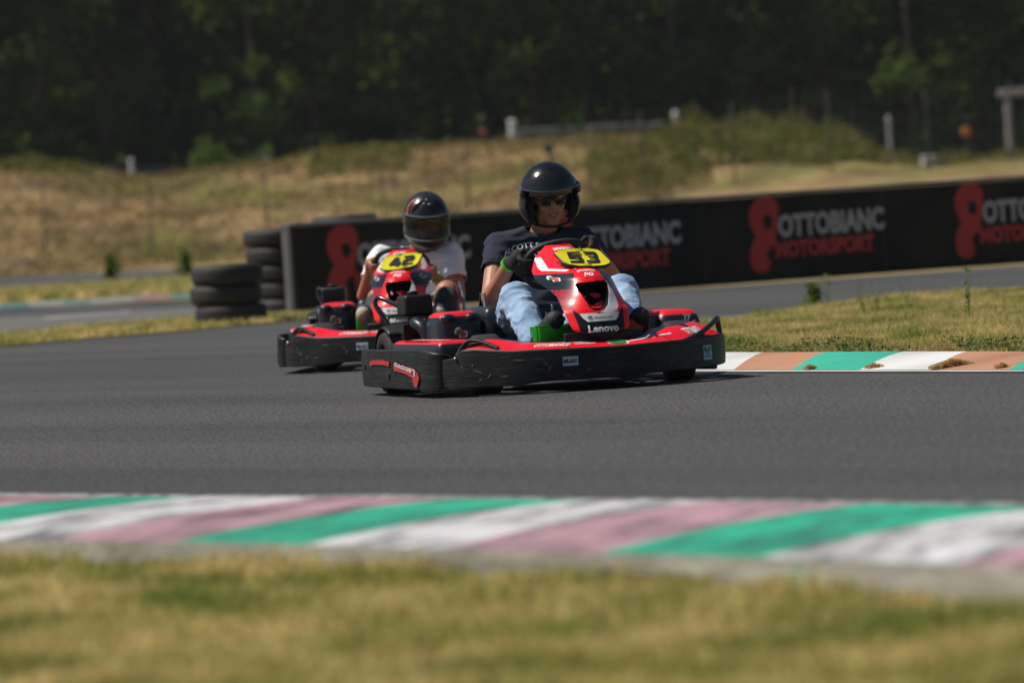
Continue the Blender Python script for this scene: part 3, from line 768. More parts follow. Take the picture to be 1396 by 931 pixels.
for x0 in rep:
    if x0 > TOT - 1.5: continue
    mb = MB(); f8 = wf(x0)
    out8 = [(432, 198), (462, 206), (482, 232), (480, 262), (470, 320), (458, 372), (452, 388), (436, 390), (423, 405), (421, 425), (430, 442), (428, 465), (418, 480), (398, 487), (372, 482), (352, 462), (346, 430), (350, 395), (364, 365), (379, 345), (366, 325), (354, 295), (352, 262), (364, 228), (392, 204)]
    mb.prism([K8(*p) for p in out8], f8, 0, .004)
    cx, cy = K8(431, 292); mb.add([f8(cx + .045 * math.cos(a), cy + .066 * math.sin(a), .006) for a in np.linspace(0, 2 * math.pi, 25)[:-1]], [tuple(range(24))], 1)
    mb.build('emblem', [WRED, MATS['black_banner']], Wl, smooth=False)
    mb = MB(); X0, Z0 = K8(475, 262); X1, Z1 = K8(940, 352)
    put_text(mb, 'OTTOBIANC', lambda x, y, f: f8((X0 + X1) / 2 + x, (Z0 + Z1) / 2 - .008 + y + x * .012, .004), X1 - X0, abs(Z0 - Z1) * .98, 0, bold=.045)
    X0, Z0 = K8(458, 362); X1, Z1 = K8(890, 432)
    put_text(mb, 'MOTORSPORT', lambda x, y, f: f8((X0 + X1) / 2 + x, (Z0 + Z1) / 2 - .006 + y + x * .012, .004), X1 - X0, abs(Z0 - Z1) * .93, 1, bold=.05)
    mb.build('lettering', [WGREY, WRED], Wl, smooth=False)

# ---- tyres ---------------------------------------------------------------------------
CARR = mat('car_tyre_rubber', (.022, .022, .023), .7, var=.35, vscale=9, bump=.25, bscale=60)
def make_tyre(rad=.31, wd=.165):
    r = rad; h = wd / 2
    prof = [(-h * .7, r * .60), (-h * .95, r * .68), (-h, r * .80), (-h * .92, r * .92), (-h * .74, r * .97), (-h * .3, r), (h * .3, r), (h * .74, r * .97), (h * .92, r * .92), (h, r * .80), (h * .95, r * .68), (h * .7, r * .60), (h * .6, r * .64), (h * .62, r * .86), (-h * .62, r * .86), (-h * .6, r * .64), (-h * .7, r * .60)]
    mb = MB(); mb.lathe(prof, 'Z', c=(0, 0, h), n=48)
    for k in range(3):
        z = h + (k - 1) * h * .35
        mb.lathe([(z - .004, r * .99), (z - .004, r * 1.004), (z + .004, r * 1.004), (z + .004, r * .99), (z - .004, r * .99)], 'Z', n=48)
    return mb.mesh('tyre', [CARR])
TM = make_tyre(); autosmooth(TM)
def tyre(x, y, z, label, tilt=0, grp='tyres stacked at the end of the wall', s=1.0, zs=1.0):
    o = link('tyre', TM); o.location = (x, y, z); o.rotation_euler = (R(tilt) * .4, R(tilt), g.uniform(0, 6)); o.scale = (s, s, zs); return tag(o, label, 'tyre', grp)
A_ = G(313, 48.9)
names3 = ['bottom tyre of the short three-high stack left of the wall', 'middle tyre of the short three-high stack left of the wall', 'top tyre of the short three-high stack left of the wall']
for k in range(3): tyre(A_.x + (.02, -.012, .008)[k], A_.y + (0, .01, -.01)[k], .171 * k, names3[k], 0, zs=1.055)
B_ = G(392, 51.9); ordn = ['lowest', 'second from the bottom', 'middle', 'second from the top', 'topmost']
for k in range(5): tyre(B_.x + (.03, .045, .02, -.005, -.02)[k], B_.y, .160 * k, ordn[k] + ' tyre of the tall stack tucked behind the left end of the wall' if k in (0, 4, 2) else 'tyre ' + ordn[k] + ' in the tall stack at the wall end', 0, zs=.965, s=1.10)
C_ = G(478, 52.35)
for k in range(5): tyre(C_.x, C_.y, .176 * k, ['lowest tyre', 'second tyre up', 'third tyre up', 'fourth tyre up', 'top tyre showing over the wall edge,'][k] + ' of the stack hidden behind the first red emblem', 0, zs=1.06, s=1.0)

# ---- grass -----------------------------------------------------------------------------
def grass_mat(name, stops, scale, tr=.3):
    m = noisy(name, stops, scale, detail=5, bump=0, rough=.8)
    n = m.node_tree.nodes; l = m.node_tree.links; b = n['Principled BSDF']
    a = n.new('ShaderNodeAttribute'); a.attribute_name = 'tone'
    src = b.inputs['Base Color'].links[0].from_socket
    mx = n.new('ShaderNodeMixRGB'); mx.blend_type = 'MULTIPLY'; mx.inputs[0].default_value = 1
    l.new(src, mx.inputs[1]); l.new(a.outputs['Color'], mx.inputs[2]); l.new(mx.outputs[0], b.inputs['Base Color'])
    t = n.new('ShaderNodeBsdfTranslucent'); l.new(mx.outputs[0], t.inputs[0]); ms = n.new('ShaderNodeMixShader'); ms.inputs[0].default_value = tr
    l.new(b.outputs[0], ms.inputs[1]); l.new(t.outputs[0], ms.inputs[2]); l.new(ms.outputs[0], n['Material Output'].inputs[0]); return m
def inside(poly, x, y):
    c = np.zeros(len(x), bool); n = len(poly); j = n - 1
    for i in range(n):
        xi, yi, xj, yj = poly[i].x, poly[i].y, poly[j].x, poly[j].y
        c ^= ((yi > y) != (yj > y)) & (x < (xj - xi) * (y - yi) / ((yj - yi) or 1e-9) + xi); j = i
    return c
def grass(name, poly, n, h, wd, seed, m, z0=0.0, hmap=None, box=None):
    g4 = np.random.default_rng(seed)
    X = [p.x for p in poly]; Y = [p.y for p in poly]
    if box: x0, x1, y0, y1 = box
    else: x0, x1, y0, y1 = min(X), max(X), min(Y), max(Y)
    x = g4.uniform(x0, x1, n * 3); y = g4.uniform(y0, y1, n * 3); k = inside(poly, x, y); x, y = x[k][:n], y[k][:n]; N = len(x)
    hh = h * g4.uniform(.45, 1.3, N)
    if hmap is not None: hh *= hmap(x, y)
    a = g4.uniform(0, 2 * math.pi, N); lx, ly = np.cos(a), np.sin(a); ln_ = g4.uniform(.1, .75, N) * hh
    b = g4.uniform(0, 2 * math.pi, N); wx, wy = np.cos(b) * wd / 2, np.sin(b) * wd / 2
    zc = np.full(N, z0)
    v = np.stack([np.stack([x - wx, y - wy, zc], 1), np.stack([x + wx, y + wy, zc], 1), np.stack([x + lx * ln_ * .35 + wx * .7, y + ly * ln_ * .35 + wy * .7, zc + hh * .6], 1), np.stack([x + lx * ln_ * .35 - wx * .7, y + ly * ln_ * .35 - wy * .7, zc + hh * .6], 1), np.stack([x + lx * ln_, y + ly * ln_, zc + hh], 1)], 1).reshape(-1, 3)
    me = bpy.data.meshes.new(name); me.vertices.add(5 * N); me.loops.add(7 * N); me.polygons.add(2 * N)
    me.vertices.foreach_set('co', v.ravel().astype(np.float32))
    base = (np.arange(N) * 5)[:, None]; idx = (base + np.array([[0, 1, 2, 3, 3, 2, 4]])).ravel().astype(np.int32)
    me.loops.foreach_set('vertex_index', idx)
    ls = np.stack([np.arange(N) * 7, np.arange(N) * 7 + 4], 1).ravel().astype(np.int32); lt = np.tile([4, 3], N).astype(np.int32)
    me.polygons.foreach_set('loop_start', ls); me.polygons.foreach_set('loop_total', lt)
    tone = g4.uniform(.6, 1.35, N); col = np.repeat(np.stack([tone * g4.uniform(.9, 1.12, N), tone, tone * .95, np.ones(N)], 1), 5, 0).astype(np.float32)
    ca = me.color_attributes.new('tone', 'FLOAT_COLOR', 'POINT'); ca.data.foreach_set('color', col.ravel())
    me.materials.append(m); me.update()
    o = link(name, me); o['kind'] = 'stuff'; return o
GF = grass_mat('foreground_grass', [(.34, (.22, .27, .06)), (.45, (.41, .39, .12)), (.55, (.62, .52, .22)), (.70, (.78, .62, .31))], 2.6, .45)
grass('grass', [Vector((p.x, p.y, 0)) for p in lb] + [along(O, i / NA).lerp(along(apron_out, i / NA), .35 + .4 * abs(math.sin(i * 1.7) * math.cos(i * .6))) for i in range(NA, -1, -1)], 9000, .03, .005, 47, GF, .004)
GI = grass_mat('infield_grass', [(.36, (.17, .22, .05)), (.45, (.34, .34, .10)), (.54, (.56, .47, .20)), (.66, (.76, .60, .30))], 2.2, .45)
fgpoly = [Vector((p.x, p.y, 0)) for p in apron_out] + [Vector((3.5, 7.0, 0)), Vector((-3.5, 7.0, 0)), Vector((-4, 15, 0))]
def tuft(x, y): return np.clip(.75 + .6 * np.sin(x * 7.1 + 1.3 * np.sin(y * 5)) * np.sin(y * 6.3 + x * 2), .3, 1.5)
grass('grass', fgpoly, 150000, .040, .0055, 41, GF, box=(-2.4, 2.4, 8.0, 16.0), hmap=tuft)
inf_vis = INF
grass('grass', inf_vis, 260000, .036, .004, 42, GI, .004, box=(.3, 6.5, 24, 46), hmap=tuft)
# stubbly dry strip and small leafy weeds along the back of the far kerb
edge = [Vector((p.x, p.y, 0)) for p in RF]; 
nr = Vector((.82, .3, 0))
band = edge + [p + Vector((.55, .9, 0)) for p in edge[::-1]]
GD = grass_mat('dry_stubble', [(.35, (.30, .19, .08)), (.6, (.60, .42, .19))], 6, .4)
grass('dry_grass', band, 26000, .030, .006, 43, GD, .004)
g5 = np.random.default_rng(9); x = g5.uniform(.3, 5, 200000); y = g5.uniform(23, 34, 200000); k = inside(edge + [p + Vector((.45, 1.3, 0)) for p in edge[::-1]], x, y); x, y = x[k], y[k]
den = np.array([noise.noise(Vector((a * 3.5, b * 2.2, 7))) for a, b in zip(x, y)]); k = den > .05; x, y = x[k][:22000], y[k][:22000]
pts = np.stack([x, y, .006 + g5.random(len(x)) ** 1.5 * .055], 1)
o = link('ground_weeds', leaf_mesh('ground_weeds', pts, None, .009, 44, [leaf_mat('dusty_leaf', (.17, .21, .09), .35), leaf_mat('dusty_leaf_dark', (.11, .13, .05), .3)], g5.integers(0, 2, len(pts)))); o['kind'] = 'stuff'
# verge grass strips on the left
vp = [P(-200, 489), P(0, 472), P(120, 461), P(260, 450), P(400, 437), P(560, 424), P(560, 412), P(400, 424), P(262, 436), P(120, 448), P(0, 459), P(-200, 478)]
grass('grass', vp, 26000, .05, .012, 45, GI, .004)
fgp = [P(-100, 420), P(0, 414), P(125, 407), P(262, 400), P(420, 390), P(420, 374), P(262, 383), P(0, 399), P(-100, 402)]
grass('grass', fgp, 20000, .12, .04, 46, GI, .004)
# tumbleweed-like dry tufts on the far kerb
def dry_tuft(px, py, wd, h, label, n, seed):
    p = P(px, py, .012); g6 = np.random.default_rng(seed); o = None
    r_ = g6.random((n, 3)); pts = np.stack([(r_[:, 0] + r_[:, 1] - 1) * wd / 2, (g6.random(n) - .5) * wd * .5, r_[:, 2] ** 1.4 * h * (1 - np.abs(r_[:, 0] + r_[:, 1] - 1) * .8)], 1)
    o = link('dry_tuft', leaf_mesh('dry_tuft', pts, None, .006, seed, [leaf_mat('dead_weed', (.55, .36, .20), .45), leaf_mat('dead_weed_dark', (.34, .21, .12), .45)], g6.integers(0, 2, n))); o.location = p; tag(o, label, 'dry tuft')
dry_tuft(1300, 500, .21, .032, 'largest clump of dead brown weed on the far kerb between white and terracotta', 3500, 1)
dry_tuft(1192, 501, .09, .02, 'small clump of dirt and dead weed on the white kerb block', 300, 2)
dry_tuft(1104, 502, .07, .016, 'small dead tuft at the foot of the green kerb block', 220, 3)
dry_tuft(1366, 501, .07, .02, 'little dead tuft on the kerb right of the largest clump', 220, 4)

# ---- thin summer haze over the far ground ------------------------------------------
hz = MB(); hz.box((0, 210, 10), (130, 440, 24)); hzm = bpy.data.materials.new('haze'); hzm.use_nodes = True
hn = hzm.node_tree.nodes; hn.remove(hn['Principled BSDF']); pv = hn.new('ShaderNodeVolumePrincipled'); pv.inputs['Color'].default_value = (.85, .90, .95, 1); pv.inputs['Density'].default_value = .00011; pv.inputs['Anisotropy'].default_value = .2
hzm.node_tree.links.new(pv.outputs[0], hn['Material Output'].inputs['Volume'])
hzo = hz.build('haze', hzm, smooth=False); hzo['kind'] = 'stuff'
# ================================================================== KARTS
VK = [0, .12, .3, .45, .55, .68, .82, .93, 1]
fX = smooth_interp(VK, [.34, .42, .57, .71, .77, .84, .88, .92, .925])
fZ = smooth_interp(VK, [.614, .598, .550, .505, .475, .40, .33, .25, .215])
fW = smooth_interp(VK, [.055, .108, .150, .165, .163, .139, .143, .125, .055])
fD = smooth_interp(VK, [.03, .10, .17, .22, .22, .13, .06, .04, .02])
fDZ = smooth_interp(VK, [.0, .03, .04, .03, .02, .0, .0, .0, -.012])
def nose_uv(u, v):
    return Vector((fX(v) - fD(v) * abs(u) ** 2.2 + .02, fW(v) * u, fZ(v) - fDZ(v) * u * u))
_vz = np.linspace(0, 1, 400); _zz = np.array([fZ(x) for x in _vz])
def nose_at(Y, z, off=0.0):
    """front-projected point on the fairing: Y across, z up"""
    v = float(np.interp(-z, -_zz, _vz)); 
    for _ in range(4):
        u = max(-1, min(1, Y / max(fW(v), .02)))
        v = float(np.interp(-(z + fDZ(v) * u * u), -_zz, _vz))
    u = max(-1, min(1, Y / max(fW(v), .02)))
    p = nose_uv(u, v)
    if off:
        a = nose_uv(min(u + .02, 1.0), v) - nose_uv(max(u - .02, -1.0), v); b = nose_uv(u, min(v + .01, 1)) - nose_uv(u, max(v - .01, 0))
        n = a.cross(b); n = -n if n.x < 0 else n
        p = p + n.normalized() * off
    return p
def inpoly(x, y, poly):
    c = False; n = len(poly); j = n - 1
    for i in range(n):
        if (poly[i][1] > y) != (poly[j][1] > y) and x < (poly[j][0] - poly[i][0]) * (y - poly[i][1]) / (poly[j][1] - poly[i][1]) + poly[i][0]: c = not c
        j = i
    return c
RED = (.78, .010, .020); WHT = (.74, .74, .75); BLK = (.006, .007, .010); NVY = (.008, .013, .025)
HOLE = [(-.060, .449), (.060, .453), (.076, .438), (.064, .400), (.040, .348), (.018, .330), (-.022, .326), (-.040, .342), (-.066, .418), (-.068, .440)]
def livery(Y, z):
    a = abs(Y)
    # white crescent beside the air opening
    if inpoly(Y, z, [(.072, .452), (.086, .425), (.096, .380), (.091, .342), (.074, .321), (-.004, .319), (.018, .328), (.036, .345), (.058, .398), (.070, .436)]): return WHT
    # black chin with horns, white stripe
    if inpoly(a, z, [(0, .283), (.064, .286), (.078, .300), (.088, .319), (0, .317)]) : return (.62, .62, .63)
    if inpoly(a, z, [(0, .318), (.090, .320), (.112, .342), (.104, .290), (.098, .235), (.06, .15), (0, .15)]): return BLK
    # navy side panels with diagonal speed stripes at their lower ends
    if z < .492 and a > .078 + max(0, (.44 - z)) * .30:
        if z > .425: return NVY
        if z > .345:
            k = ((z - .345) + (a - .08) * -1.2) % .014
            return NVY if k > .0055 else RED
    if inpoly(a, z, [(.055, .492), (.16, .492), (.16, .44), (.078, .44)]): return NVY
    # white chevron on the shoulder
    if inpoly(a, z, [(.098, .565), (.112, .565), (.132, .520), (.132, .508), (.075, .500), (.060, .507), (.112, .516)]): return WHT
    if z < .545 and z > .51 and a < .075: return (.30, .006, .012)
    return RED

def make_nose(K, number, tilt, NOSE_Y):
    NU, NV = 150, 210
    us = np.linspace(-1, 1, NU); vs_ = np.linspace(0, 1, NV)
    vs = []; cols = []
    for v in vs_:
        for u in us:
            p = nose_uv(u, v); vs.append(p); cols.append(livery(p.y, p.z))
    fs = []
    for j in range(NV - 1):
        for i in range(NU - 1):
            c = (vs[j * NU + i] + vs[(j + 1) * NU + i + 1]) / 2
            if inpoly(c.y, c.z, HOLE): continue
            fs.append((j * NU + i, (j + 1) * NU + i, (j + 1) * NU + i + 1, j * NU + i + 1))
    me = bpy.data.meshes.new('nose_fairing'); me.from_pydata([tuple(v) for v in vs], [], fs)
    ca = me.color_attributes.new('Col', 'FLOAT_COLOR', 'POINT')
    ca.data.foreach_set('color', np.array([(*c, 1) for c in cols], dtype=np.float32).ravel())
    me.materials.append(attr_mat('painted_livery', .24, .0, dirt=.06)); me.materials.append(BLACK)
    me.polygons.foreach_set('use_smooth', [True] * len(me.polygons))
    o = link('nose_fairing', me, K)
    s = o.modifiers.new('t', 'SOLIDIFY'); s.thickness = .006; s.offset = -1; s.material_offset = 1; s.material_offset_rim = 1; o.location.y = NOSE_Y
    # recess behind the opening
    m = MB()
    hp = HOLE
    n = len(hp)
    rim = [nose_at(y, z, -.004) for y, z in hp]
    cen = sum(rim, Vector()) / n
    back = [cen + (p - cen) * .86 + Vector((-.085, 0, -.01)) for p in rim]
    m.add(rim + back, [(i, (i + 1) % n, (i + 1) % n + n, i + n) for i in range(n)] + [tuple(range(n, 2 * n))], 0)
    for yz in ([(-.012, .398), (.015, .404), (.036, .396), (.034, .384), (.006, .380)], [(-.052, .418), (-.036, .398), (-.030, .385), (-.044, .384)], [(-.026, .350), (.000, .352), (.016, .362), (.040, .372), (.042, .350), (.02, .338), (-.018, .338)]):
        m.prism(yz, lambda x, y, f: nose_at(x, y, 0) + Vector((-.062 + f, 0, 0)), 1)
    m.build('air_opening', [BLKV, REDV], o, smooth=False)
    # lettering
    m = MB()
    put_text(m, 'Lenovo', nose_at, .128, .030, 0, bold=.035)
    put_text(m, 'motorola', nose_at, .088, .014, 1, bold=.01)
    for v in range(len(m.v)): pass
    m2 = MB()
    put_text(m2, 'Lenovo', lambda x, y, f: nose_at(x, y + .253, f + .0015), .132, .030, 0, bold=.035)
    put_text(m2, 'motorola', lambda x, y, f: nose_at(x + .010, y + .3005, f), .082, .0135, 1, bold=.008)
    ring = [(.0105 * math.cos(a), .0085 * math.sin(a)) for a in np.linspace(0, 2 * math.pi, 21)]
    m2.tube([nose_at(x - .049, y + .3005, .0015) for x, y in ring[:-1]], .0007, 4, 1, closed=True, smooth=0)
    put_text(m2, 'M', lambda x, y, f: nose_at(x - .049, y + .3005, f), .010, .008, 1, bold=.02)
    put_text(m2, 'PG', lambda x, y, f: nose_at(x - .002, y + .482, f), .046, .014, 0, bold=.05, shear=.3)
    put_text(m2, 'OTTOBIANCO', lambda x, y, f: nose_at(x - .002, y + .500, f), .078, .008, 0, bold=.03, arc=.004)
    put_text(m2, 'MONKEY', lambda x, y, f: nose_at(x - .01, y + .598, f), .072, .010, 0, bold=.04, shear=.3, arc=.004)
    m2.build('lettering', [WHITEP, BLKV], o, smooth=False)
    # oil sticker under the plate: white card, blue dome
    m = MB()
    m.prism([(-.044, .540), (.044, .540), (.038, .508), (-.036, .508)], lambda x, y, f: nose_at(x - .006, y, .0008 + f * .2), 0)
    m.prism([(.026 * math.cos(a), .511 + .014 * math.sin(a)) for a in np.linspace(0, math.pi, 12)], lambda x, y, f: nose_at(x - .006, y, .002 + f * .2), 1)
    put_text(m, 'BEL-RAY', lambda x, y, f: nose_at(x - .006, y + .530, .003), .07, .010, 2, bold=.04)
    m.build('sticker', [WHITEP, BLUEV, BLKV], o, smooth=False)
    for sg in (-1, 1):
        tb_logo(lambda x, y, f, sg=sg: nose_at(sg * .122 + x, y + .472, f), .034, .024, o)
    # number plate: yellow tray tilted back, black rim, two steel clips
    Rm = Matrix.Rotation(R(-62), 3, 'Y') @ Matrix.Rotation(R(0), 3, 'X')
    cP = Vector((.645, .002, .546)); tl = R(tilt)
    # plate frame: x' across (kart Y), y' up the slope (back and up)
    nrm = Vector((math.cos(R(58)), 0, math.sin(R(58)))).normalized()
    cP.y += NOSE_Y + .012; e1 = Vector((0, 1, 0)); e2 = nrm.cross(e1).normalized()
    e2 = -e2 if e2.z < 0 else e2
    e1r = e1 * math.cos(tl) + e2 * math.sin(tl); e2r = e2 * math.cos(tl) - e1 * math.sin(tl)
    def pf(x, y, f): return cP + e1r * x * .93 + e2r * y * 1.50 + nrm * (f - .5 * x * x)
    out = [(-.124, .032), (-.09, .044), (-.04, .048), (.04, .048), (.082, .042), (.092, .034), (.122, -.014), (.118, -.026), (.09, -.040), (.04, -.047), (-.03, -.046), (-.075, -.034), (-.094, -.018)]
    if tilt > 0: out = [(-x, y) for x, y in out][::-1]
    m = MB(); m.prism([(x * 1.035, y * 1.09) for x, y in out], pf, 0, .010)
    pl = m.build('number_plate', BLKV, K, bevel=.002)
    m = MB(); m.prism(out, lambda x, y, f: pf(x, y, .0105 + f), 0, .002); m.build('plate_face', YEL, pl, smooth=False)
    DG = {'5': [(0, 1), (1, 1), (1, .83), (.32, .83), (.32, .60), (.86, .60), (1, .50), (1, .12), (.85, 0), (0, 0), (0, .17), (.70, .17), (.70, .42), (0, .42)],
          '3': [(0, 1), (.86, 1), (1, .88), (1, .6), (.9, .51), (1, .42), (1, .12), (.86, 0), (0, 0), (0, .17), (.70, .17), (.70, .42), (.26, .42), (.26, .59), (.70, .59), (.70, .83), (0, .83)],
          '4': [(0, .2), (0, .42), (.42, 1), (.80, 1), (.38, .42), (.60, .42), (.60, .66), (.95, .66), (.95, .42), (1.08, .42), (1.08, .2), (.95, .2), (.95, 0), (.60, 0), (.60, .2)],
          '2': [(0, 1), (.85, 1), (1, .88), (1, .54), (.86, .42), (.32, .42), (.32, .18), (1, .18), (1, 0), (0, 0), (0, .48), (.12, .60), (.68, .60), (.68, .82), (0, .82)]}
    m = MB(); dw, dh, sh = .062, .058, (-.06 if tilt < 0 else .5)
    for k, ch in enumerate(number):
        m.prism([((x - .5) * dw + (k - .5) * (dw + .014) + (y - .5) * dh * sh + .002, (y - .5) * dh) for x, y in DG[ch]], lambda x, y, f: pf(x, y, .0132 + f * .3), 0)
    m.build('number', mat('number_ink', (.01, .012, .03), .4), pl, smooth=False)
    m = MB()
    for (x, y) in ((-.004, .0445), (.012, -.0425)):
        m = MB(); m.tube([pf(x - .022, y, .015), pf(x + .018, y, .015)], .0015, 6); m.tube([pf(x - .003, y - .002, .016), pf(x + .004, y + .004, .018), pf(x + .003, y + .008, .016)], .0022, 6)
        m.build('clip', STEEL, pl)

def tb_logo(fn, wd, h, parent):
    m = MB()
    bl = [(-.5, .1), (-.35, .5), (-.05, .5), (.0, .25), (.5, .05), (.42, -.5), (-.15, -.5), (-.2, -.15), (-.45, -.15)]
    m.prism([(x * wd, y * h * 1.0) for x, y in bl], lambda x, y, f: fn(x, y, .0008 + f * .2), 0)
    put_text(m, 't', lambda x, y, f: fn(x - wd * .18, y + h * .1, .003), wd * .4, h * .62, 1, bold=.12, shear=.2)
    put_text(m, 'b', lambda x, y, f: fn(x + wd * .14, y - h * .12, .003), wd * .42, h * .62, 2, bold=.1, shear=.2)
    return m.build('logo', [WHITEP, GREENV, REDV], parent, smooth=False)

# ---- bumpers -------------------------------------------------------
FB = [Vector(p) for p in ((.30, -.635, 0), (.50, -.665, 0), (.62, -.662, 0), (.76, -.60, 0), (.92, -.42, 0), (1.01, -.20, 0), (1.035, 0, 0), (1.01, .20, 0), (.93, .40, 0), (.80, .56, 0), (.64, .642, 0), (.48, .655, 0), (.30, .635, 0))]
FB = [Vector((p.x, p.y * .955, 0)) for p in FB]
def path_fn(ctrl):
    d = catmull(ctrl, 14); L = [0]
    for a, b in zip(d, d[1:]): L.append(L[-1] + (b - a).length)
    L = np.array(L) / L[-1]; A = np.array([tuple(p) for p in d])
    def f(s):
        s = min(max(s, 0), 1); return Vector([float(np.interp(s, L, A[:, k])) for k in range(3)])
    return f
fFB = path_fn(FB)
def s_of_y(f, y, lo=0., hi=1.):
    for _ in range(40):
        m = (lo + hi) / 2
        if f(m).y < y: lo = m
        else: hi = m
    return lo
def loft(f, zb, zt, s0, s1, n, out_sign=1, th=.035):
    m = MB(); vs = []; prof = [(-.005, 0), (0, .03), (.003, .3), (.003, .6), (.001, .96), (-.005, 1.0), (-th, .985), (-th - .003, .93), (-th, .5), (-th, .02)]
    K = len(prof)
    for i in range(n + 1):
        s = s0 + (s1 - s0) * i / n
        p = f(s); t = (f(min(s + .004, 1)) - f(max(s - .004, 0))).normalized(); nr = Vector((t.y, -t.x, 0)) * out_sign
        b, tp = zb(s), zt(s)
        for o_, h in prof: vs.append(p + nr * o_ + Vector((0, 0, b + (tp - b) * h)))
    fs = [(i * K + k, i * K + (k + 1) % K, (i + 1) * K + (k + 1) % K, (i + 1) * K + k) for i in range(n) for k in range(K)]
    fs += [tuple(range(K)), tuple(n * K + k for k in range(K))[::-1]]
    m.add(vs, fs); return m
sR, sL = 0.13, 0.87
fb_zb = lambda s: float(np.interp(s, [0, .13, .2, .32, .36, .5, .72, .86, 1], [.045, .040, .036, .038, .048, .048, .056, .064, .07]))
fb_zt = lambda s: float(np.interp(s, [0, .13, .172, .20, .23, .3, .5, .7, .8, .86, .93, 1], [.155, .160, .168, .20, .204, .188, .179, .184, .194, .186, .172, .165]))
def fb_at(s, t, off):
    p = fFB(s); tt = (fFB(min(s + .004, 1)) - fFB(max(s - .004, 0))).normalized(); nr = Vector((tt.y, -tt.x, 0))
    b, tp = fb_zb(s), fb_zt(s)
    o_ = float(np.interp(t, [0, .03, .3, .6, .96, 1], [-.005, 0, .003, .003, .001, -.005]))
    return p + nr * (o_ + off + .001) + Vector((0, 0, b + (tp - b) * t))
FBL = sum((fFB((i + 1) / 100) - fFB(i / 100)).length for i in range(100))
def fb_text_fn(Yc, zc):
    sc = s_of_y(fFB, Yc)
    def fn(x, y, f):
        s = sc + x / FBL; b, tp = fb_zb(s), fb_zt(s)
        return fb_at(s, (zc + y - b) / (tp - b), f)
    return fn
SB = [Vector(p) for p in ((-.70, -.40, 0), (-.775, -.52, 0), (-.765, -.615, 0), (-.66, -.655, 0), (-.30, -.675, 0), (.10, -.685, 0), (.40, -.69, 0), (.56, -.675, 0), (.60, -.62, 0), (.52, -.56, 0))]
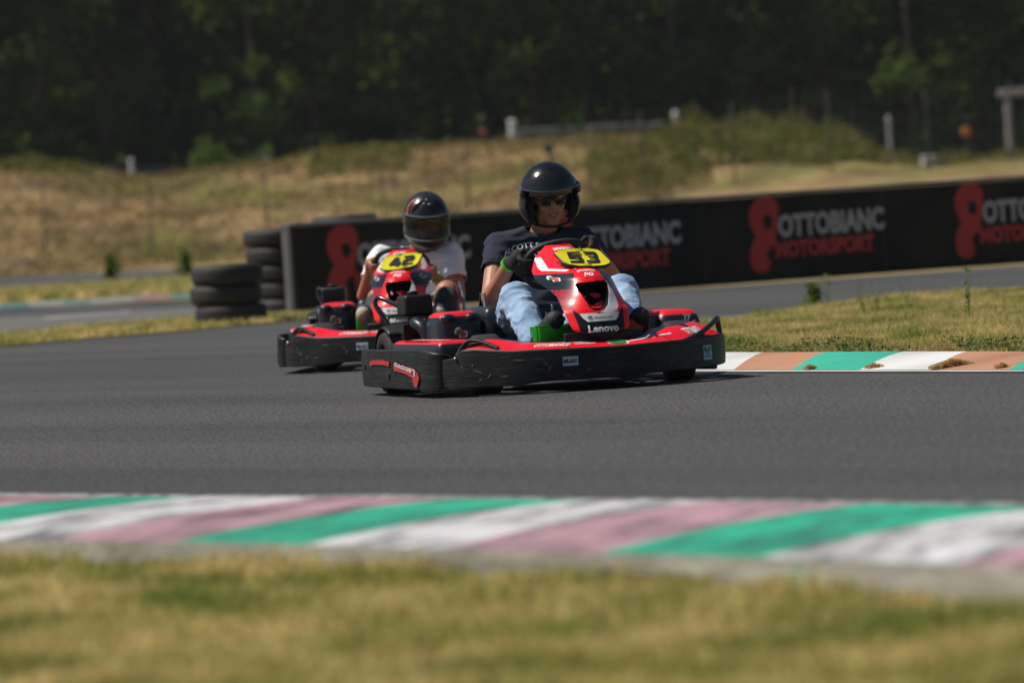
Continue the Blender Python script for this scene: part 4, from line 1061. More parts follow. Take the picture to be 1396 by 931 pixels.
def make_bumpers(K):
    fb = loft(fFB, fb_zb, fb_zt, 0.06, .97, 130).build('front_bumper', BUMP, K)
    # sticker, oil brand
    for (Yc, wd, hg, zc, part) in ((-.19, .062, .036, .128, 0), (.455, .062, .058, .118, 1)):
        fn = fb_text_fn(Yc, zc); m = MB()
        def card(x0, x1, y0, y1, mi, o_):
            n = 6
            vs = [fn(x0 + (x1 - x0) * i / n, y, o_) for i in range(n + 1) for y in (y0, y1)]
            m.add(vs, [(2 * i, 2 * i + 2, 2 * i + 3, 2 * i + 1) for i in range(n)], mi)
        card(-wd / 2 - .003, wd / 2 + .003, -hg / 2 - .003, hg / 2 + .003, 1, .0008)
        card(-wd / 2, wd / 2, -hg / 2, hg / 2, 0, .0016)
        if part:
            ar = [(wd * .44 * math.cos(a), -hg * .42 + hg * .48 * math.sin(a)) for a in np.linspace(0, math.pi, 14)]
            m.add([fn(x, y, .0026) for x, y in ar], [tuple(range(14))], 1)
        put_text(m, 'BEL-RAY', fn if not part else (lambda x, y, f: fn(x, y + hg * .24, f)), wd * .92, hg * (.42 if part else .5), 2, bold=.05, off=.0036)
        m.build('sticker', [mat('sticker_card', (.50, .54, .60), .4), mat('sticker_blue', (.06, .20, .42), .4), BLKV], fb, smooth=False)
    # raised handle loop on the front left corner
    def q(s, t, off=-.018): return fb_at(s, t, off)
    m = MB()
    hp = [q(s_of_y(fFB, .35), .93), q(s_of_y(fFB, .44), 1.10), q(s_of_y(fFB, .53), 1.34), q(s_of_y(fFB, .575), 1.46), q(s_of_y(fFB, .595), 1.48), q(s_of_y(fFB, .608), 1.36), q(s_of_y(fFB, .610), .96)]
    m.tube(hp, [.012, .012, .011, .011, .012, .012, .012], 8); m.build('bumper_handle', BUMP, fb)
    # right side fixing: bracket loops, bolt
    m = MB()
    hp = [fb_at(.185, .95, -.01), fb_at(.19, 1.12, -.02), fb_at(.21, 1.22, -.03), fb_at(.24, 1.16, -.03), fb_at(.275, 1.04, -.02)]
    m.tube(hp, .009, 8)
    hp = [fb_at(.195, 1.0, -.03), fb_at(.215, 1.12, -.05), fb_at(.25, 1.10, -.05), fb_at(.285, 1.0, -.04)]
    m.tube(hp, .006, 8); m.build('bumper_bracket', BUMP, fb)
    m = MB(); m.ell(fb_at(.186, .86, .004), .009, nu=10, nv=8); m.ell(fb_at(.186, .86, .006), .006, nu=8, nv=6)
    m.build('bolt', STEEL, fb)
    # deep gouges and missing chunks
    m = MB()
    for s, t, l, a in ((.235, .42, .05, -.25), (.26, .30, .03, .7), (.29, .28, .04, .1), (.37, .55, .03, -.6), (.378, .40, .03, 1.2), (.24, .2, .02, .5), (.45, .3, .03, .2), (.32, .72, .05, -.1), (.2, .55, .012, 0), (.225, .57, .012, 1), (.62, .33, .02, .6), (.41, .15, .03, .0)):
        fn = lambda x, y, f: fb_at(s + x / FBL, t + y / .15, f)
        pts = [(-l / 2, 0), (-l / 6, .003), (l / 3, .0035), (l / 2, 0), (l / 4, -.003), (-l / 4, -.002)]
        pts = [(x * math.cos(a) - y * math.sin(a), x * math.sin(a) + y * math.cos(a)) for x, y in pts]
        m = MB(); m.add([fn(x, y, .0012) for x, y in pts], [tuple(range(6))], 0)
        m.build('gouge', mat('fresh_scrape', (.09, .09, .09), .6), fb, smooth=False)
    # side bumpers
    fS = path_fn(SB)
    for sg in (-1, 1):
        f = fS if sg < 0 else (lambda s: Vector((fS(s).x - .02, -fS(s).y * .90, 0)))
        zt = lambda s: float(np.interp(s, [0, .12, .165, .19, .5, .80, .87, 1], [.172, .172, .176, .205, .205, .208, .205, .17]))
        zb = lambda s: float(np.interp(s, [0, .1, .5, .85, 1], [.05, .04, .035, .032, .04]))
        sb = loft(f, zb, zt, 0.0, 1.0, 110, out_sign=1 if sg < 0 else -1, th=.02).build('side_bumper', BUMP, K)
        def at(s, z, off):
            p = f(s); t = (f(min(s + .004, 1)) - f(max(s - .004, 0))).normalized(); nr = Vector((t.y, -t.x, 0)) * (-sg)
            return p + nr * (off + .0085) + Vector((0, 0, z))
        LS = sum((f((i + 1) / 100) - f(i / 100)).length for i in range(100))
        # s for a given x along the straight flank
        def sx(x):
            lo, hi = .2, .85
            for _ in range(40):
                md = (lo + hi) / 2
                if f(md).x < x: lo = md
                else: hi = md
            return lo
        # red arrow sticker with the maker's name upside down (flank is seen foreshortened)
        fn = lambda x, y, o_: at(sx(x), y, o_)
        m = MB()
        m.prism([(.005, .147), (.10, .142), (.36, .128), (.42, .108), (.44, .088), (.40, .050), (.375, .045), (.345, .052), (.33, .088), (.20, .105), (.005, .115)], lambda x, y, o_: fn(x, y, .001 + o_ * .2), 0)
        m.prism([(-.46, .150), (-.40, .158), (-.20, .162), (-.08, .154), (-.085, .132), (-.20, .140), (-.40, .138), (-.46, .130)], lambda x, y, o_: fn(x, y, .001 + o_ * .2), 0)
        put_text(m, 'Lenovo', lambda x, y, o_: fn(.205 + x, .1235 - .09 * x + y, o_), .36, .028, 1, bold=.03, flip=True, off=.003)
        m.build('sticker', [mat('worn_red_vinyl', (.50, .03, .03), .45, var=.35, vscale=60), mat('worn_white_vinyl', (.55, .5, .5), .5)], sb, smooth=False)
        m = MB()
        for x, z in ((-.69, .125), (-.12, .090)): m.box(at(sx(x) if x > -.6 else .235, z, .0), (.045, .004, .018))
        m.build('bolt_hole', BLKV, sb)
    # rear bumper
    rb = path_fn([Vector((-.70, -.42, 0)), Vector((-.82, -.30, 0)), Vector((-.86, 0, 0)), Vector((-.82, .30, 0)), Vector((-.70, .42, 0))])
    loft(rb, lambda s: .05, lambda s: .2, 0, 1, 40, out_sign=-1).build('rear_bumper', BUMP, K)

# ---- red cover behind the front bumper -----------------------------
def cover_pt(s, t):
    """s along bumper path, t 0 outer .. 1 inner"""
    p = fFB(s); c = Vector((.45, 0, 0)); d = (c - p); d.z = 0
    L = d.length; d.normalize()
    wdt = .17 * (1 - .25 * abs(s - .5) * 2)
    q = p + d * (.012 + wdt * t)
    q.z = fb_zt(s) - .006 + float(np.interp(s, [.15, .3, .4, .55, .68, .80, .88], [.045, .030, .026, .028, .060, .062, .03])) * math.sin(min(t, 1) * math.pi / 2)
    return q
def cover_col(s, t):
    k = abs(s - .5)
    if t > .82: return BLK
    if .045 < s - .5 < .16 and t > .62 + .3 * math.sin(s * 40): return NVY
    if inpoly(s, t, [(.615, .25), (.63, .6), (.68, .8), (.70, 1.0), (.60, 1.0), (.61, .55)]): return NVY
    if inpoly(s, t, [(.715, .0), (.745, .15), (.735, .55), (.76, 1.), (.72, 1.), (.725, .5), (.705, .3)]): return BLK
    if inpoly(s, t, [(.37, .80), (.46, .55), (.47, .85), (.38, 1.)]): return (.55, .55, .56)
    if inpoly(s, t, [(.40, .9), (.455, .6), (.47, 1.)]): return BLK
    if abs(s - .415) < .0015 or abs(s - .632) < .0015: return BLK
    return RED
def cover_fn(s0):
    def fn(x, y, f):
        s = s0 + x / FBL; t = .36 + y / .16
        p = cover_pt(s, t); a = cover_pt(s + .003, t) - cover_pt(s - .003, t); b = cover_pt(s, t + .02) - cover_pt(s, t - .02)
        n = a.cross(b).normalized(); n = -n if n.z < 0 else n
        return p + n * f
    return fn
def make_cover(K):
    N, M_ = 240, 30; S = np.linspace(.185, .855, N); T = np.linspace(0, 1, M_)
    vs = []; cs = []
    for s in S:
        for t in T: vs.append(cover_pt(s, t)); cs.append(cover_col(s, t))
    fs = [(i * M_ + j, (i + 1) * M_ + j, (i + 1) * M_ + j + 1, i * M_ + j + 1) for i in range(N - 1) for j in range(M_ - 1)]
    me = bpy.data.meshes.new('front_cover'); me.from_pydata([tuple(v) for v in vs], [], fs)
    ca = me.color_attributes.new('Col', 'FLOAT_COLOR', 'POINT'); ca.data.foreach_set('color', np.array([(*c, 1) for c in cs], dtype=np.float32).ravel())
    me.materials.append(attr_mat('painted_livery')); me.materials.append(BLACK)
    me.polygons.foreach_set('use_smooth', [True] * len(me.polygons))
    o = link('front_cover', me, K)
    sm = o.modifiers.new('t', 'SOLIDIFY'); sm.thickness = .005; sm.offset = 0; sm.material_offset = 0; sm.material_offset_rim = 1
    m = MB()
    sy = lambda y: s_of_y(fFB, y)
    for yc, wd in ((-.27, .17), (.46, .13)):
        put_text(m, 'OTTOBIANCO', cover_fn(sy(yc)), wd, .050, 0, bold=.03, off=.006, shear=.2)
    for yc, wd in ((-.12, .10), (.30, .07)):
        put_text(m, 'motorsport', cover_fn(sy(yc)), wd, .022, 0, bold=.03, off=.006)
    m.add([cover_fn(sy(.12))(x, y, .0025) for x, y in ((-.04, .0), (.08, .012), (.10, .035), (.13, .035), (.13, .0), (.10, -.01), (.085, .004), (-.04, -.01))], [tuple(range(8))], 0)
    m.build('lettering', [WHITEP], o, smooth=False)
    m = MB(); fn = cover_fn(sy(.04))
    m.prism([(-.055, .02), (-.03, .05), (.04, .05), (.06, .02), (.045, -.03), (-.03, -.03)], lambda x, y, f: fn(x, y, .0025 + f * .2), 0)
    put_text(m, 'tb', fn, .085, .06, 1, bold=.12, off=.005, shear=.2)
    m.build('logo', [WHITEP, GREENV], o, smooth=False)

def wheel(K, x, y, rad, wd, steer=0.0):
    H = empty('wheel'); H.parent = K; H.location = (x, y, rad); H.rotation_euler = (0, 0, steer)
    r = rad
    prof = [(-wd / 2 * .82, r * .48), (-wd / 2 * .98, r * .62), (-wd / 2, r * .78), (-wd / 2 * .93, r * .92), (-wd / 2 * .75, r * .985), (-wd * .2, r), (wd * .2, r), (wd / 2 * .75, r * .985), (wd / 2 * .93, r * .92), (wd / 2, r * .78), (wd / 2 * .98, r * .62), (wd / 2 * .82, r * .48), (wd / 2 * .82, r * .44), (-wd / 2 * .82, r * .44), (-wd / 2 * .82, r * .48)]
    MB().lathe(prof, 'Y', n=40).build('tyre', RUBBER, H)
    rm = [(-wd * .4, r * .47), (-wd * .38, r * .38), (-wd * .1, r * .34), (-wd * .08, r * .12), (wd * .08, r * .12), (wd * .1, r * .34), (wd * .38, r * .38), (wd * .4, r * .47), (wd * .36, r * .46), (-wd * .36, r * .46), (-wd * .4, r * .47)]
    MB().lathe(rm, 'Y', n=28).build('rim', DARKMET, H)

def rpod(name, mats, K, c, size, bev=.03, red_top=True, taper=0.0, zmi=.6):
    m = MB(); m.box(c, size)
    o = m.build(name, mats, K, smooth=False)
    me = o.data
    bm = bmesh.new(); bm.from_mesh(me)
    bmesh.ops.bevel(bm, geom=bm.edges[:], offset=bev, segments=5, profile=.55, affect='EDGES')
    for v in bm.verts:
        fz = (v.co.z - (c[2] - size[2] / 2)) / size[2]
        v.co.y = c[1] + (v.co.y - c[1]) * (1 - taper * fz); v.co.x = c[0] + (v.co.x - c[0]) * (1 - taper * .6 * fz)
    bmesh.ops.recalc_face_normals(bm, faces=bm.faces)
    for f in bm.faces:
        f.smooth = True
        if red_top and f.normal.z > zmi: f.material_index = 1
    bm.to_mesh(me); bm.free()
    return o

NOSE_Y = -.012
def make_kart(number, label, tilt, steer):
    K = empty('racing_kart', label=label, cat='kart', group='two red and black rental karts on the track')
    # chassis
    m = MB()
    for sg in (-1, 1):
        m.tube([(-.62, sg * .30, .07), (-.2, sg * .32, .06), (.3, sg * .28, .06), (.8, sg * .20, .07), (.92, sg * .16, .09)], .015, 8)
        m.tube([(-.1, sg * .30, .06), (.0, sg * .60, .10), (.45, sg * .60, .10), (.52, sg * .34, .07)], .011, 8)
    m.tube([(-.62, -.34, .07), (-.62, .34, .07)], .015, 8, smooth=0); m.tube([(.52, -.36, .11), (.52, .36, .11)], .014, 8, smooth=0)
    m.tube([(.80, -.38, .12), (.92, -.1, .12), (.92, .1, .12), (.80, .38, .12)], .012, 8)
    m.build('chassis_frame', TUBEM, K)
    m = MB(); m.prism([(-.05, -.29), (.80, -.2), (.92, -.14), (.92, .14), (.80, .2), (-.05, .29)], lambda x, y, f: Vector((x, y, .043 + f)), 0, .004); m.build('floor_tray', DARKMET, K, smooth=False)
    m = MB(); m.tube([(-.48, -.62, .14), (-.48, .62, .14)], .02, 12, smooth=0); m.build('rear_axle', STEEL, K)
    for y in (-.52, .52): wheel(K, -.48, y, .14, .19)
    for y in (-.43, .43): wheel(K, .55, y, .128, .125, steer)
    make_bumpers(K); make_cover(K); make_nose(K, number, tilt, -.012 if tilt < 0 else .0)
    # bracket under the nose
    m = MB(); m.box((.87, 0, .19), (.03, .34, .10)); m.tube([(.62, 0, .06), (.60, 0, .30), (.50, 0, .46)], .012, 8)
    m.build('nose_support', BLACK, K, bevel=.008)
    # side pods
    p = rpod('side_pod', [NAVY, REDP], K, (.12, -.535, .165), (.82, .20, .145), .035, taper=.12)
    m = MB()
    pf = lambda x, y, f: Vector((.16 + x, -.535 + y, .2385 + f))
    put_text(m, 'OTTOBIANC', lambda x, y, f: Vector((.16 + x, -.56 - y * .8, .2385 + f)), .48, .07, 0, bold=.05, flip=False)
    put_text(m, 'MOTORSPORT', lambda x, y, f: Vector((.10 + x, -.605 - y * .8, .2385 + f)), .42, .03, 1, bold=.05)
    m.build('lettering', [WHITEP, NAVY], p, smooth=False)
    p = rpod('side_pod', [NAVY, REDP], K, (.10, .50, .20), (.66, .24, .20), .06, taper=.22)
    m = MB(); put_text(m, '77', lambda x, y, f: Vector((.40 + f, .53 + x, .262 + y)), .035, .03, 0, bold=.06); 
    m.build('lettering', [WHITEP], p, smooth=False)
    tb_logo(lambda x, y, f: Vector((.415 + f, .565 + x, .235 + y)), .04, .03, p)
    # engine fairing with logo
    p = rpod('engine_fairing', [NAVY, REDP], K, (-.03, -.40, .235), (.26, .22, .235), .055, taper=.10, zmi=.55)
    m = MB()
    for y in (-.455, -.345):
        m = MB(); m.ell((.082, y, .325), (.022, .034, .020)); m.build('air_scoop', NAVY, p)
    tb_logo(lambda x, y, f: Vector((.0985 + f, -.405 + x, .262 + y)), .062, .046, p)
    m = MB(); put_text(m, 'TB KART', lambda x, y, f: Vector((.1005 + f, -.385 + x, .222 + y)), .05, .009, 0, bold=.03); m.build('lettering', [WHITEP], p, smooth=False)
    rpod('seat_side_cover', [NAVY, NAVY], K, (-.06, -.245, .23), (.34, .12, .27), .05, red_top=False, taper=.25)
    # engine
    E = MB(); E.box((-.44, -.45, .22), (.24, .20, .17)); E.lathe([(-.585, .02), (-.585, .065), (-.55, .072), (-.54, .03)], 'Y', c=(-.44, 0, .22), n=24)
    for k in range(6): E.box((-.40, -.45, .30 + k * .007), (.16, .16, .003))
    E.lathe([(-.30, .0), (-.30, .05), (-.28, .055), (-.24, .05)], 'X', c=(0, -.42, .24), n=20)
    e = E.build('engine', mat('cast_black_metal', (.022, .022, .024), .45, metal=.4, var=.4, vscale=50, bump=.3, bscale=80), K, bevel=.006)
    rpod('air_box', [BLACK, BLACK], K, (-.46, -.455, .385), (.15, .132, .095), .018, red_top=False, taper=.03)
    m = MB(); m.box((-.46, -.455, .332), (.155, .145, .012)); m.lathe([(.43, .0), (.43, .022), (.436, .026), (.446, .026), (.449, .02), (.449, 0)], 'Z', c=(-.46, -.462, 0), n=20); m.build('air_box_cap', BLACK, K, bevel=.002)
    m = MB(); m.tube([(-.30, -.50, .30), (-.22, -.52, .31), (-.16, -.50, .28), (-.14, -.48, .20)], [.02, .028, .028, .02], 12); m.build('exhaust_shroud', NAVY, K)
    # roll hoop at the rear right corner and bar
    m = MB(); m.tube([(-.62, -.50, .23), (-.66, -.525, .30), (-.71, -.565, .385), (-.715, -.565, .415), (-.68, -.55, .425), (-.58, -.475, .37), (-.53, -.44, .32), (-.50, -.425, .24)], .0105, 10)
    m.build('guard_hoop', TUBEM, K)
    m = MB(); m.tube([(-.66, -.55, .235), (-.54, -.46, .235), (-.46, -.42, .235)], .014, 10); m.tube([(-.62, -.50, .23), (-.62, -.34, .07)], .012, 8); m.tube([(-.50, -.425, .24), (-.5, -.34, .08)], .012, 8); m.build('guard_bar', TUBEM, K)
    # arched mudguards over the rear tyres
    for sg in (-1, 1):
        m = MB(); N = 16; vs = []
        for i in range(N + 1):
            a = R(200 - 150 * i / N)
            for yy, rr in ((-.09, .155), (-.075, .163), (.075, .163), (.09, .155)):
                vs.append((-.48 + rr * math.cos(a), sg * .52 + yy, .14 + rr * math.sin(a)))
        m.add(vs, [(i * 4 + j, i * 4 + j + 1, (i + 1) * 4 + j + 1, (i + 1) * 4 + j) for i in range(N) for j in range(3)])
        m.build('mudguard', BLACK, K, solid=.004)
    # seat
    m = MB(); sec = []; 
    prof = [(-.02, .20, .14), (-.10, .11, .05), (-.22, .07, .04), (-.36, .08, .05), (-.46, .16, .10), (-.50, .26, .14), (-.53, .35, .12), (-.54, .39, .06)]
    pr = catmull([Vector(p) for p in prof], 4); NU = 18; vs = []
    for p in pr:
        for i in range(NU + 1):
            u = i / NU * 2 - 1; wv = .205 - max(0, p.y - .2) * .25
            side = abs(u) ** 3.0
            # sides rise and come forward
            base = Vector((p.x, 0, p.y))
            vs.append((base.x + side * (.10 if p.y > .15 else .02), wv * math.copysign(abs(u) ** .8, u), base.z + side * (.14 if p.y < .15 else .03)))
    m.add(vs, [(j * (NU + 1) + i, j * (NU + 1) + i + 1, (j + 1) * (NU + 1) + i + 1, (j + 1) * (NU + 1) + i) for j in range(len(pr) - 1) for i in range(NU)])
    m.build('seat', mat('seat_shell', (.014, .014, .015), .28, coat=.4), K, solid=.007)
    # pale seat stay beside the driver's leg
    m = MB(); m.tube([(-.10, -.235, .42), (-.05, -.245, .33), (.05, -.245, .22), (.16, -.22, .12)], .008, 8); m.tube([(-.10, .26, .42), (-.05, .28, .33), (.05, .28, .2), (.16, .24, .1)], .008, 8); m.build('seat_stay', STEEL, K)
    # column, steering wheel
    C = Vector((.12, .040 if tilt < 0 else -.030, .530 if tilt < 0 else .52)); n = Vector((-.80, 0, .60)); up = Vector((.60, 0, .80)); ey = Vector((0, 1, 0))
    st = R(8 if tilt < 0 else -12)
    e1 = ey * math.cos(st) + up * math.sin(st); e2 = up * math.cos(st) - ey * math.sin(st)
    K['_w'] = 0
    m = MB(); m.tube([C - n * .02, Vector((.55, 0, .12))], .011, 10, smooth=0); m.build('steering_column', DARKMET, K)
    wp = []
    for i in range(32):
        a = 2 * math.pi * i / 32; x, y = math.cos(a), math.sin(a)
        yy = .118 * math.copysign(abs(y) ** .75, y); xx = .142 * math.copysign(abs(x) ** .85, x)
        wp.append(C + e1 * xx + e2 * yy)
    m = MB(); m.tube(wp, .0145, 10, closed=True, smooth=0)
    sw = m.build('steering_wheel', mat('wheel_grip', (.016, .016, .017), .6, bump=.2, bscale=150), K)
    m = MB(); m.box(C, (.02, .07, .07)); m.tube([C - n * .008, C + e1 * .13], .012, 8, smooth=0); m.tube([C - n * .008, C - e1 * .13], .012, 8, smooth=0); m.tube([C - n * .008, C - e2 * .11], .014, 8, smooth=0); m.tube([C - n * .008, C + e2 * .11], .014, 8, smooth=0)
    m.build('spoke', DARKMET, sw)
    fn = lambda x, y, f: C + e1 * x + e2 * (.118) - n * (.0148 + f) + (Vector((0, 0, 1)).cross(e1)).normalized() * 0 + Vector((.0, 0, .002)) + e2 * y
    m = MB(); put_text(m, 'tb', lambda x, y, f: fn(x - .022, y, f), .02, .013, 0, bold=.08); put_text(m, 'RACING', lambda x, y, f: fn(x + .018, y, f), .045, .008, 1, bold=.06)
    m.build('logo', [GREENV, REDV], sw, smooth=False)
    # pedals and heel trays
    gp = mat('anodised_green', (.03, .42, .02), .3, metal=.55, coat=.3); rp = mat('anodised_red', (.35, .01, .01), .35, metal=.5, coat=.3)
    for sg, mt in ((-1, gp), (1, rp)):
        m = MB(); y0, y1 = (-.235, -.065) if sg < 0 else (.13, .225)
        m.box((.735, (y0 + y1) / 2, .225), (.004, y1 - y0, .095)); m.box((.72, (y0 + y1) / 2, .276), (.035, y1 - y0 + .006, .006))
        m.box((.66, (y0 if sg < 0 else y1), .225), (.14, .004, .10)); m.box((.70, y0 if sg < 0 else y1, .225), (.02, .016, .11))
        m.build('foot_guard', mt, K, bevel=.0015)
        m = MB(); m.tube([(.66, sg * .15, .07), (.70, sg * .15, .30)], .008, 8, smooth=0); m.tube([(.70, sg * .19, .30), (.70, sg * .11, .30)], .009, 8, smooth=0); m.build('pedal', STEEL, K)
    m = MB(); m.tube([(.42, -.11, .08), (.42, -.11, .33)], .004, 6, smooth=0); m.tube([(.45, -.09, .08), (.45, -.09, .36)], .005, 6, smooth=0); m.box((.43, -.09, .21), (.03, .07, .03)); m.tube([(.45, -.40, .13), (.47, -.08, .14)], .007, 8, smooth=0); m.tube([(.45, .40, .13), (.47, .08, .14)], .007, 8, smooth=0); m.build('steering_linkage', STEEL, K, bevel=.002)
    return K, (C, n, e1, e2)

# ================================================================== PEOPLE
SKIN = mat('tanned_skin', (.42, .19, .11), .5, var=.18, vscale=25, bump=.12, bscale=160, sss=.12)
def hand_blobs(mb, C, t, o, f, wrist, wristr, thumb_up=1, s=1.0):
    """fingers of a hand closed around a rim at C. t rim tangent, o radial outward, f away from the driver"""
    Rr = .0255 * s
    for k, (off, end, r) in enumerate(((-.031, 175, .0088), (-.0105, 205, .0095), (.0105, 200, .0092), (.031, 165, .0082))):
        pts = []
        for a in np.linspace(-40, end, 5):
            a = R(a); pts.append(C + t * off * s + (o * math.cos(a) + f * math.sin(a)) * Rr)
        rs = [r * 1.08, r * 1.05, r, r * .95, r * .85]
        mb.chain(pts, [q * s for q in rs], 10)
    pc = C + o * .030 * s - f * .022 * s
    M3 = Matrix((t, o, f)).transposed()
    mb.ell(pc, (.043 * s, .026 * s, .030 * s), rot=M3)
    th = [pc + t * .025 * thumb_up * s - f * .008, C + t * .040 * thumb_up * s + o * .010 * s - f * .026 * s, C + t * .030 * thumb_up * s - o * .012 * s - f * .022 * s]
    mb.chain(th, [.013 * s, .0115 * s, .0095 * s], 10)
    mb.chain([wrist, pc - t * 0], [wristr, .027 * s], 14)

def head_blobs(mb, M):
    p = lambda x, y, z: M @ Vector((x, y, z))
    R3 = M.to_3x3()
    mb.ell(p(-.012, 0, .028), (.096, .077, .092), R3)          # cranium
    mb.ell(p(.028, 0, -.048), (.060, .058, .066), R3)          # face
    mb.ell(p(.056, 0, -.098), (.026, .030, .020), R3)          # chin
    for s in (-1, 1):
        mb.ell(p(.008, s * .048, -.072), (.040, .018, .036), R3)   # jaw
        mb.ell(p(.060, s * .036, -.032), (.022, .021, .018), R3)   # cheek
        mb.ell(p(-.01, s * .078, -.010), (.016, .008, .030), R3)   # ear
    mb.ell(p(.074, 0, .024), (.018, .050, .010), R3)           # brow
    mb.cap(p(.082, 0, .008), .009, p(.105, 0, -.028), .013)   # nose
    for s in (-1, 1): mb.ell(p(.094, s * .012, -.034), (.010, .009, .007), R3)
    mb.ell(p(.082, 0, -.060), (.012, .026, .006), R3); mb.ell(p(.080, 0, -.073), (.012, .022, .006), R3)
def face_parts(M, body, smile=True):
    R3 = M.to_3x3(); p = lambda x, y, z: M @ Vector((x, y, z))
    for s in (-1, 1):
        m = MB(); m.ell(p(.074, s * .031, .004), .0108, nu=14, nv=10); e = m.build('eye', mat('eye_white', (.35, .33, .31), .3), body)
        m = MB(); m.ell(p(.0855, s * .031, .003), (.003, .0055, .0055), R3, 12, 8); m.build('pupil', mat('pupil', (.02, .012, .01), .1), e)
        m = MB(); m.tube([p(.086, s * .014, .022), p(.090, s * .030, .028), p(.078, s * .050, .020)], [.003, .0045, .003], 8); m.build('eyebrow', mat('brow_hair', (.06, .05, .045), .8), body)
    m = MB()
    if smile: m.tube([p(.084, -.026, -.060), p(.0935, -.012, -.067), p(.095, 0, -.069), p(.0935, .012, -.067), p(.084, .026, -.060)], [.001, .003, .0035, .003, .001], 8)
    else: m.tube([p(.088, -.020, -.067), p(.094, 0, -.066), p(.088, .020, -.067)], [.001, .002, .001], 8)
    m.build('mouth', mat('mouth_shadow', (.10, .025, .02), .5), body)
    if smile:
        m = MB(); m.tube([p(.0945, -.013, -.0655), p(.0975, 0, -.067), p(.0945, .013, -.0655)], .0018, 6); m.build('teeth', mat('teeth', (.6, .56, .48), .3), body)

def helmet_shell(M, rx, ry, rz, cut, name, mats, parent, off=0.0, select=None, zshape=None, th=.012, NU=96, NV=64):
    """select(ph_deg, z, x) True keeps the face"""
    vs = []; fs = []
    for j in range(NV + 1):
        tht = math.pi * j / NV * .98 + .0001
        for i in range(NU):
            ph = 2 * math.pi * i / NU - math.pi
            x = math.sin(tht) * math.cos(ph); y = math.sin(tht) * math.sin(ph); z = math.cos(tht)
            kz = 1.0
            q = Vector(((rx + off) * x, (ry + off) * y, (rz + off) * z))
            if zshape: q = zshape(q, off)
            vs.append(q)
    for j in range(NV):
        for i in range(NU):
            idx = (j * NU + i, (j + 1) * NU + i, (j + 1) * NU + (i + 1) % NU, j * NU + (i + 1) % NU)
            c = (vs[idx[0]] + vs[idx[2]]) / 2
            ph = math.degrees(math.atan2(c.y, c.x))
            if select(ph, c.z, c.x): fs.append(idx)
    m = MB(); m.add([M @ v for v in vs], fs)
    me = m.mesh(name, mats if isinstance(mats, (list, tuple)) else [mats])
    bm = bmesh.new(); bm.from_mesh(me)
    bmesh.ops.delete(bm, geom=[v for v in bm.verts if not v.link_faces], context='VERTS')
    bc = [v for v in bm.verts if v.is_boundary]
    for _ in range(6): bmesh.ops.smooth_vert(bm, verts=bc, factor=.5, use_axis_x=True, use_axis_y=True, use_axis_z=True)
    # outward normals
    cen = M @ Vector((0, 0, 0))
    for f in bm.faces:
        if f.normal.dot(f.calc_center_median() - cen) < 0: f.normal_flip()
    bm.to_mesh(me); bm.free()
    me.polygons.foreach_set('use_smooth', [True] * len(me.polygons))
    o = link(name, me, parent)
    if th:
        s = o.modifiers.new('t', 'SOLIDIFY'); s.thickness = th; s.offset = -1
        b = o.modifiers.new('b', 'BEVEL'); b.width = .003; b.segments = 2; b.limit_method = 'ANGLE'; b.angle_limit = R(50)
    return o

def visor_mat(name, tint, alpha, rough=.04, metal=0.0):
    m = bpy.data.materials.new(name); m.use_nodes = True; n = m.node_tree.nodes; l = m.node_tree.links
    b = n['Principled BSDF']; b.inputs['Base Color'].default_value = (*tint, 1); b.inputs['Roughness'].default_value = rough; b.inputs['Metallic'].default_value = metal
    b.inputs['Alpha'].default_value = alpha; b.inputs['Specular IOR Level'].default_value = .8
    return m

def head_matrix(c, yaw, pitch, roll):
    return Matrix.Translation(c) @ Matrix.Rotation(R(yaw), 4, 'Z') @ Matrix.Rotation(R(pitch), 4, 'Y') @ Matrix.Rotation(R(roll), 4, 'X')

def body_blobs(mb, S, head=True):
    V = Vector
    mb.ell(S['pelvis'], (.14, .17, .11)); mb.ell(S['belly'], (.15, .17, .15)); mb.ell(S['chest'], (.12, .18, .17))
    for s in ('r', 'l'):
        mb.cap(S['chest'] + V((0, 0, .06)), .10, S['sh' + s], .062)
        mb.chain([S['sh' + s], S['el' + s], S['wr' + s]], [.058, .043, .030])
        mb.chain([S['hip' + s], S['kn' + s]], [.085, .062]); mb.chain([S['kn' + s], S['kn' + s].lerp(S['an' + s], .35), S['an' + s]], [.058, .055, .036])
        mb.chain([S['an' + s], S['toe' + s]], [.036, .030])
    mb.cap(S['chest'] + V((0, 0, .10)), .062, S['neck'], .056)

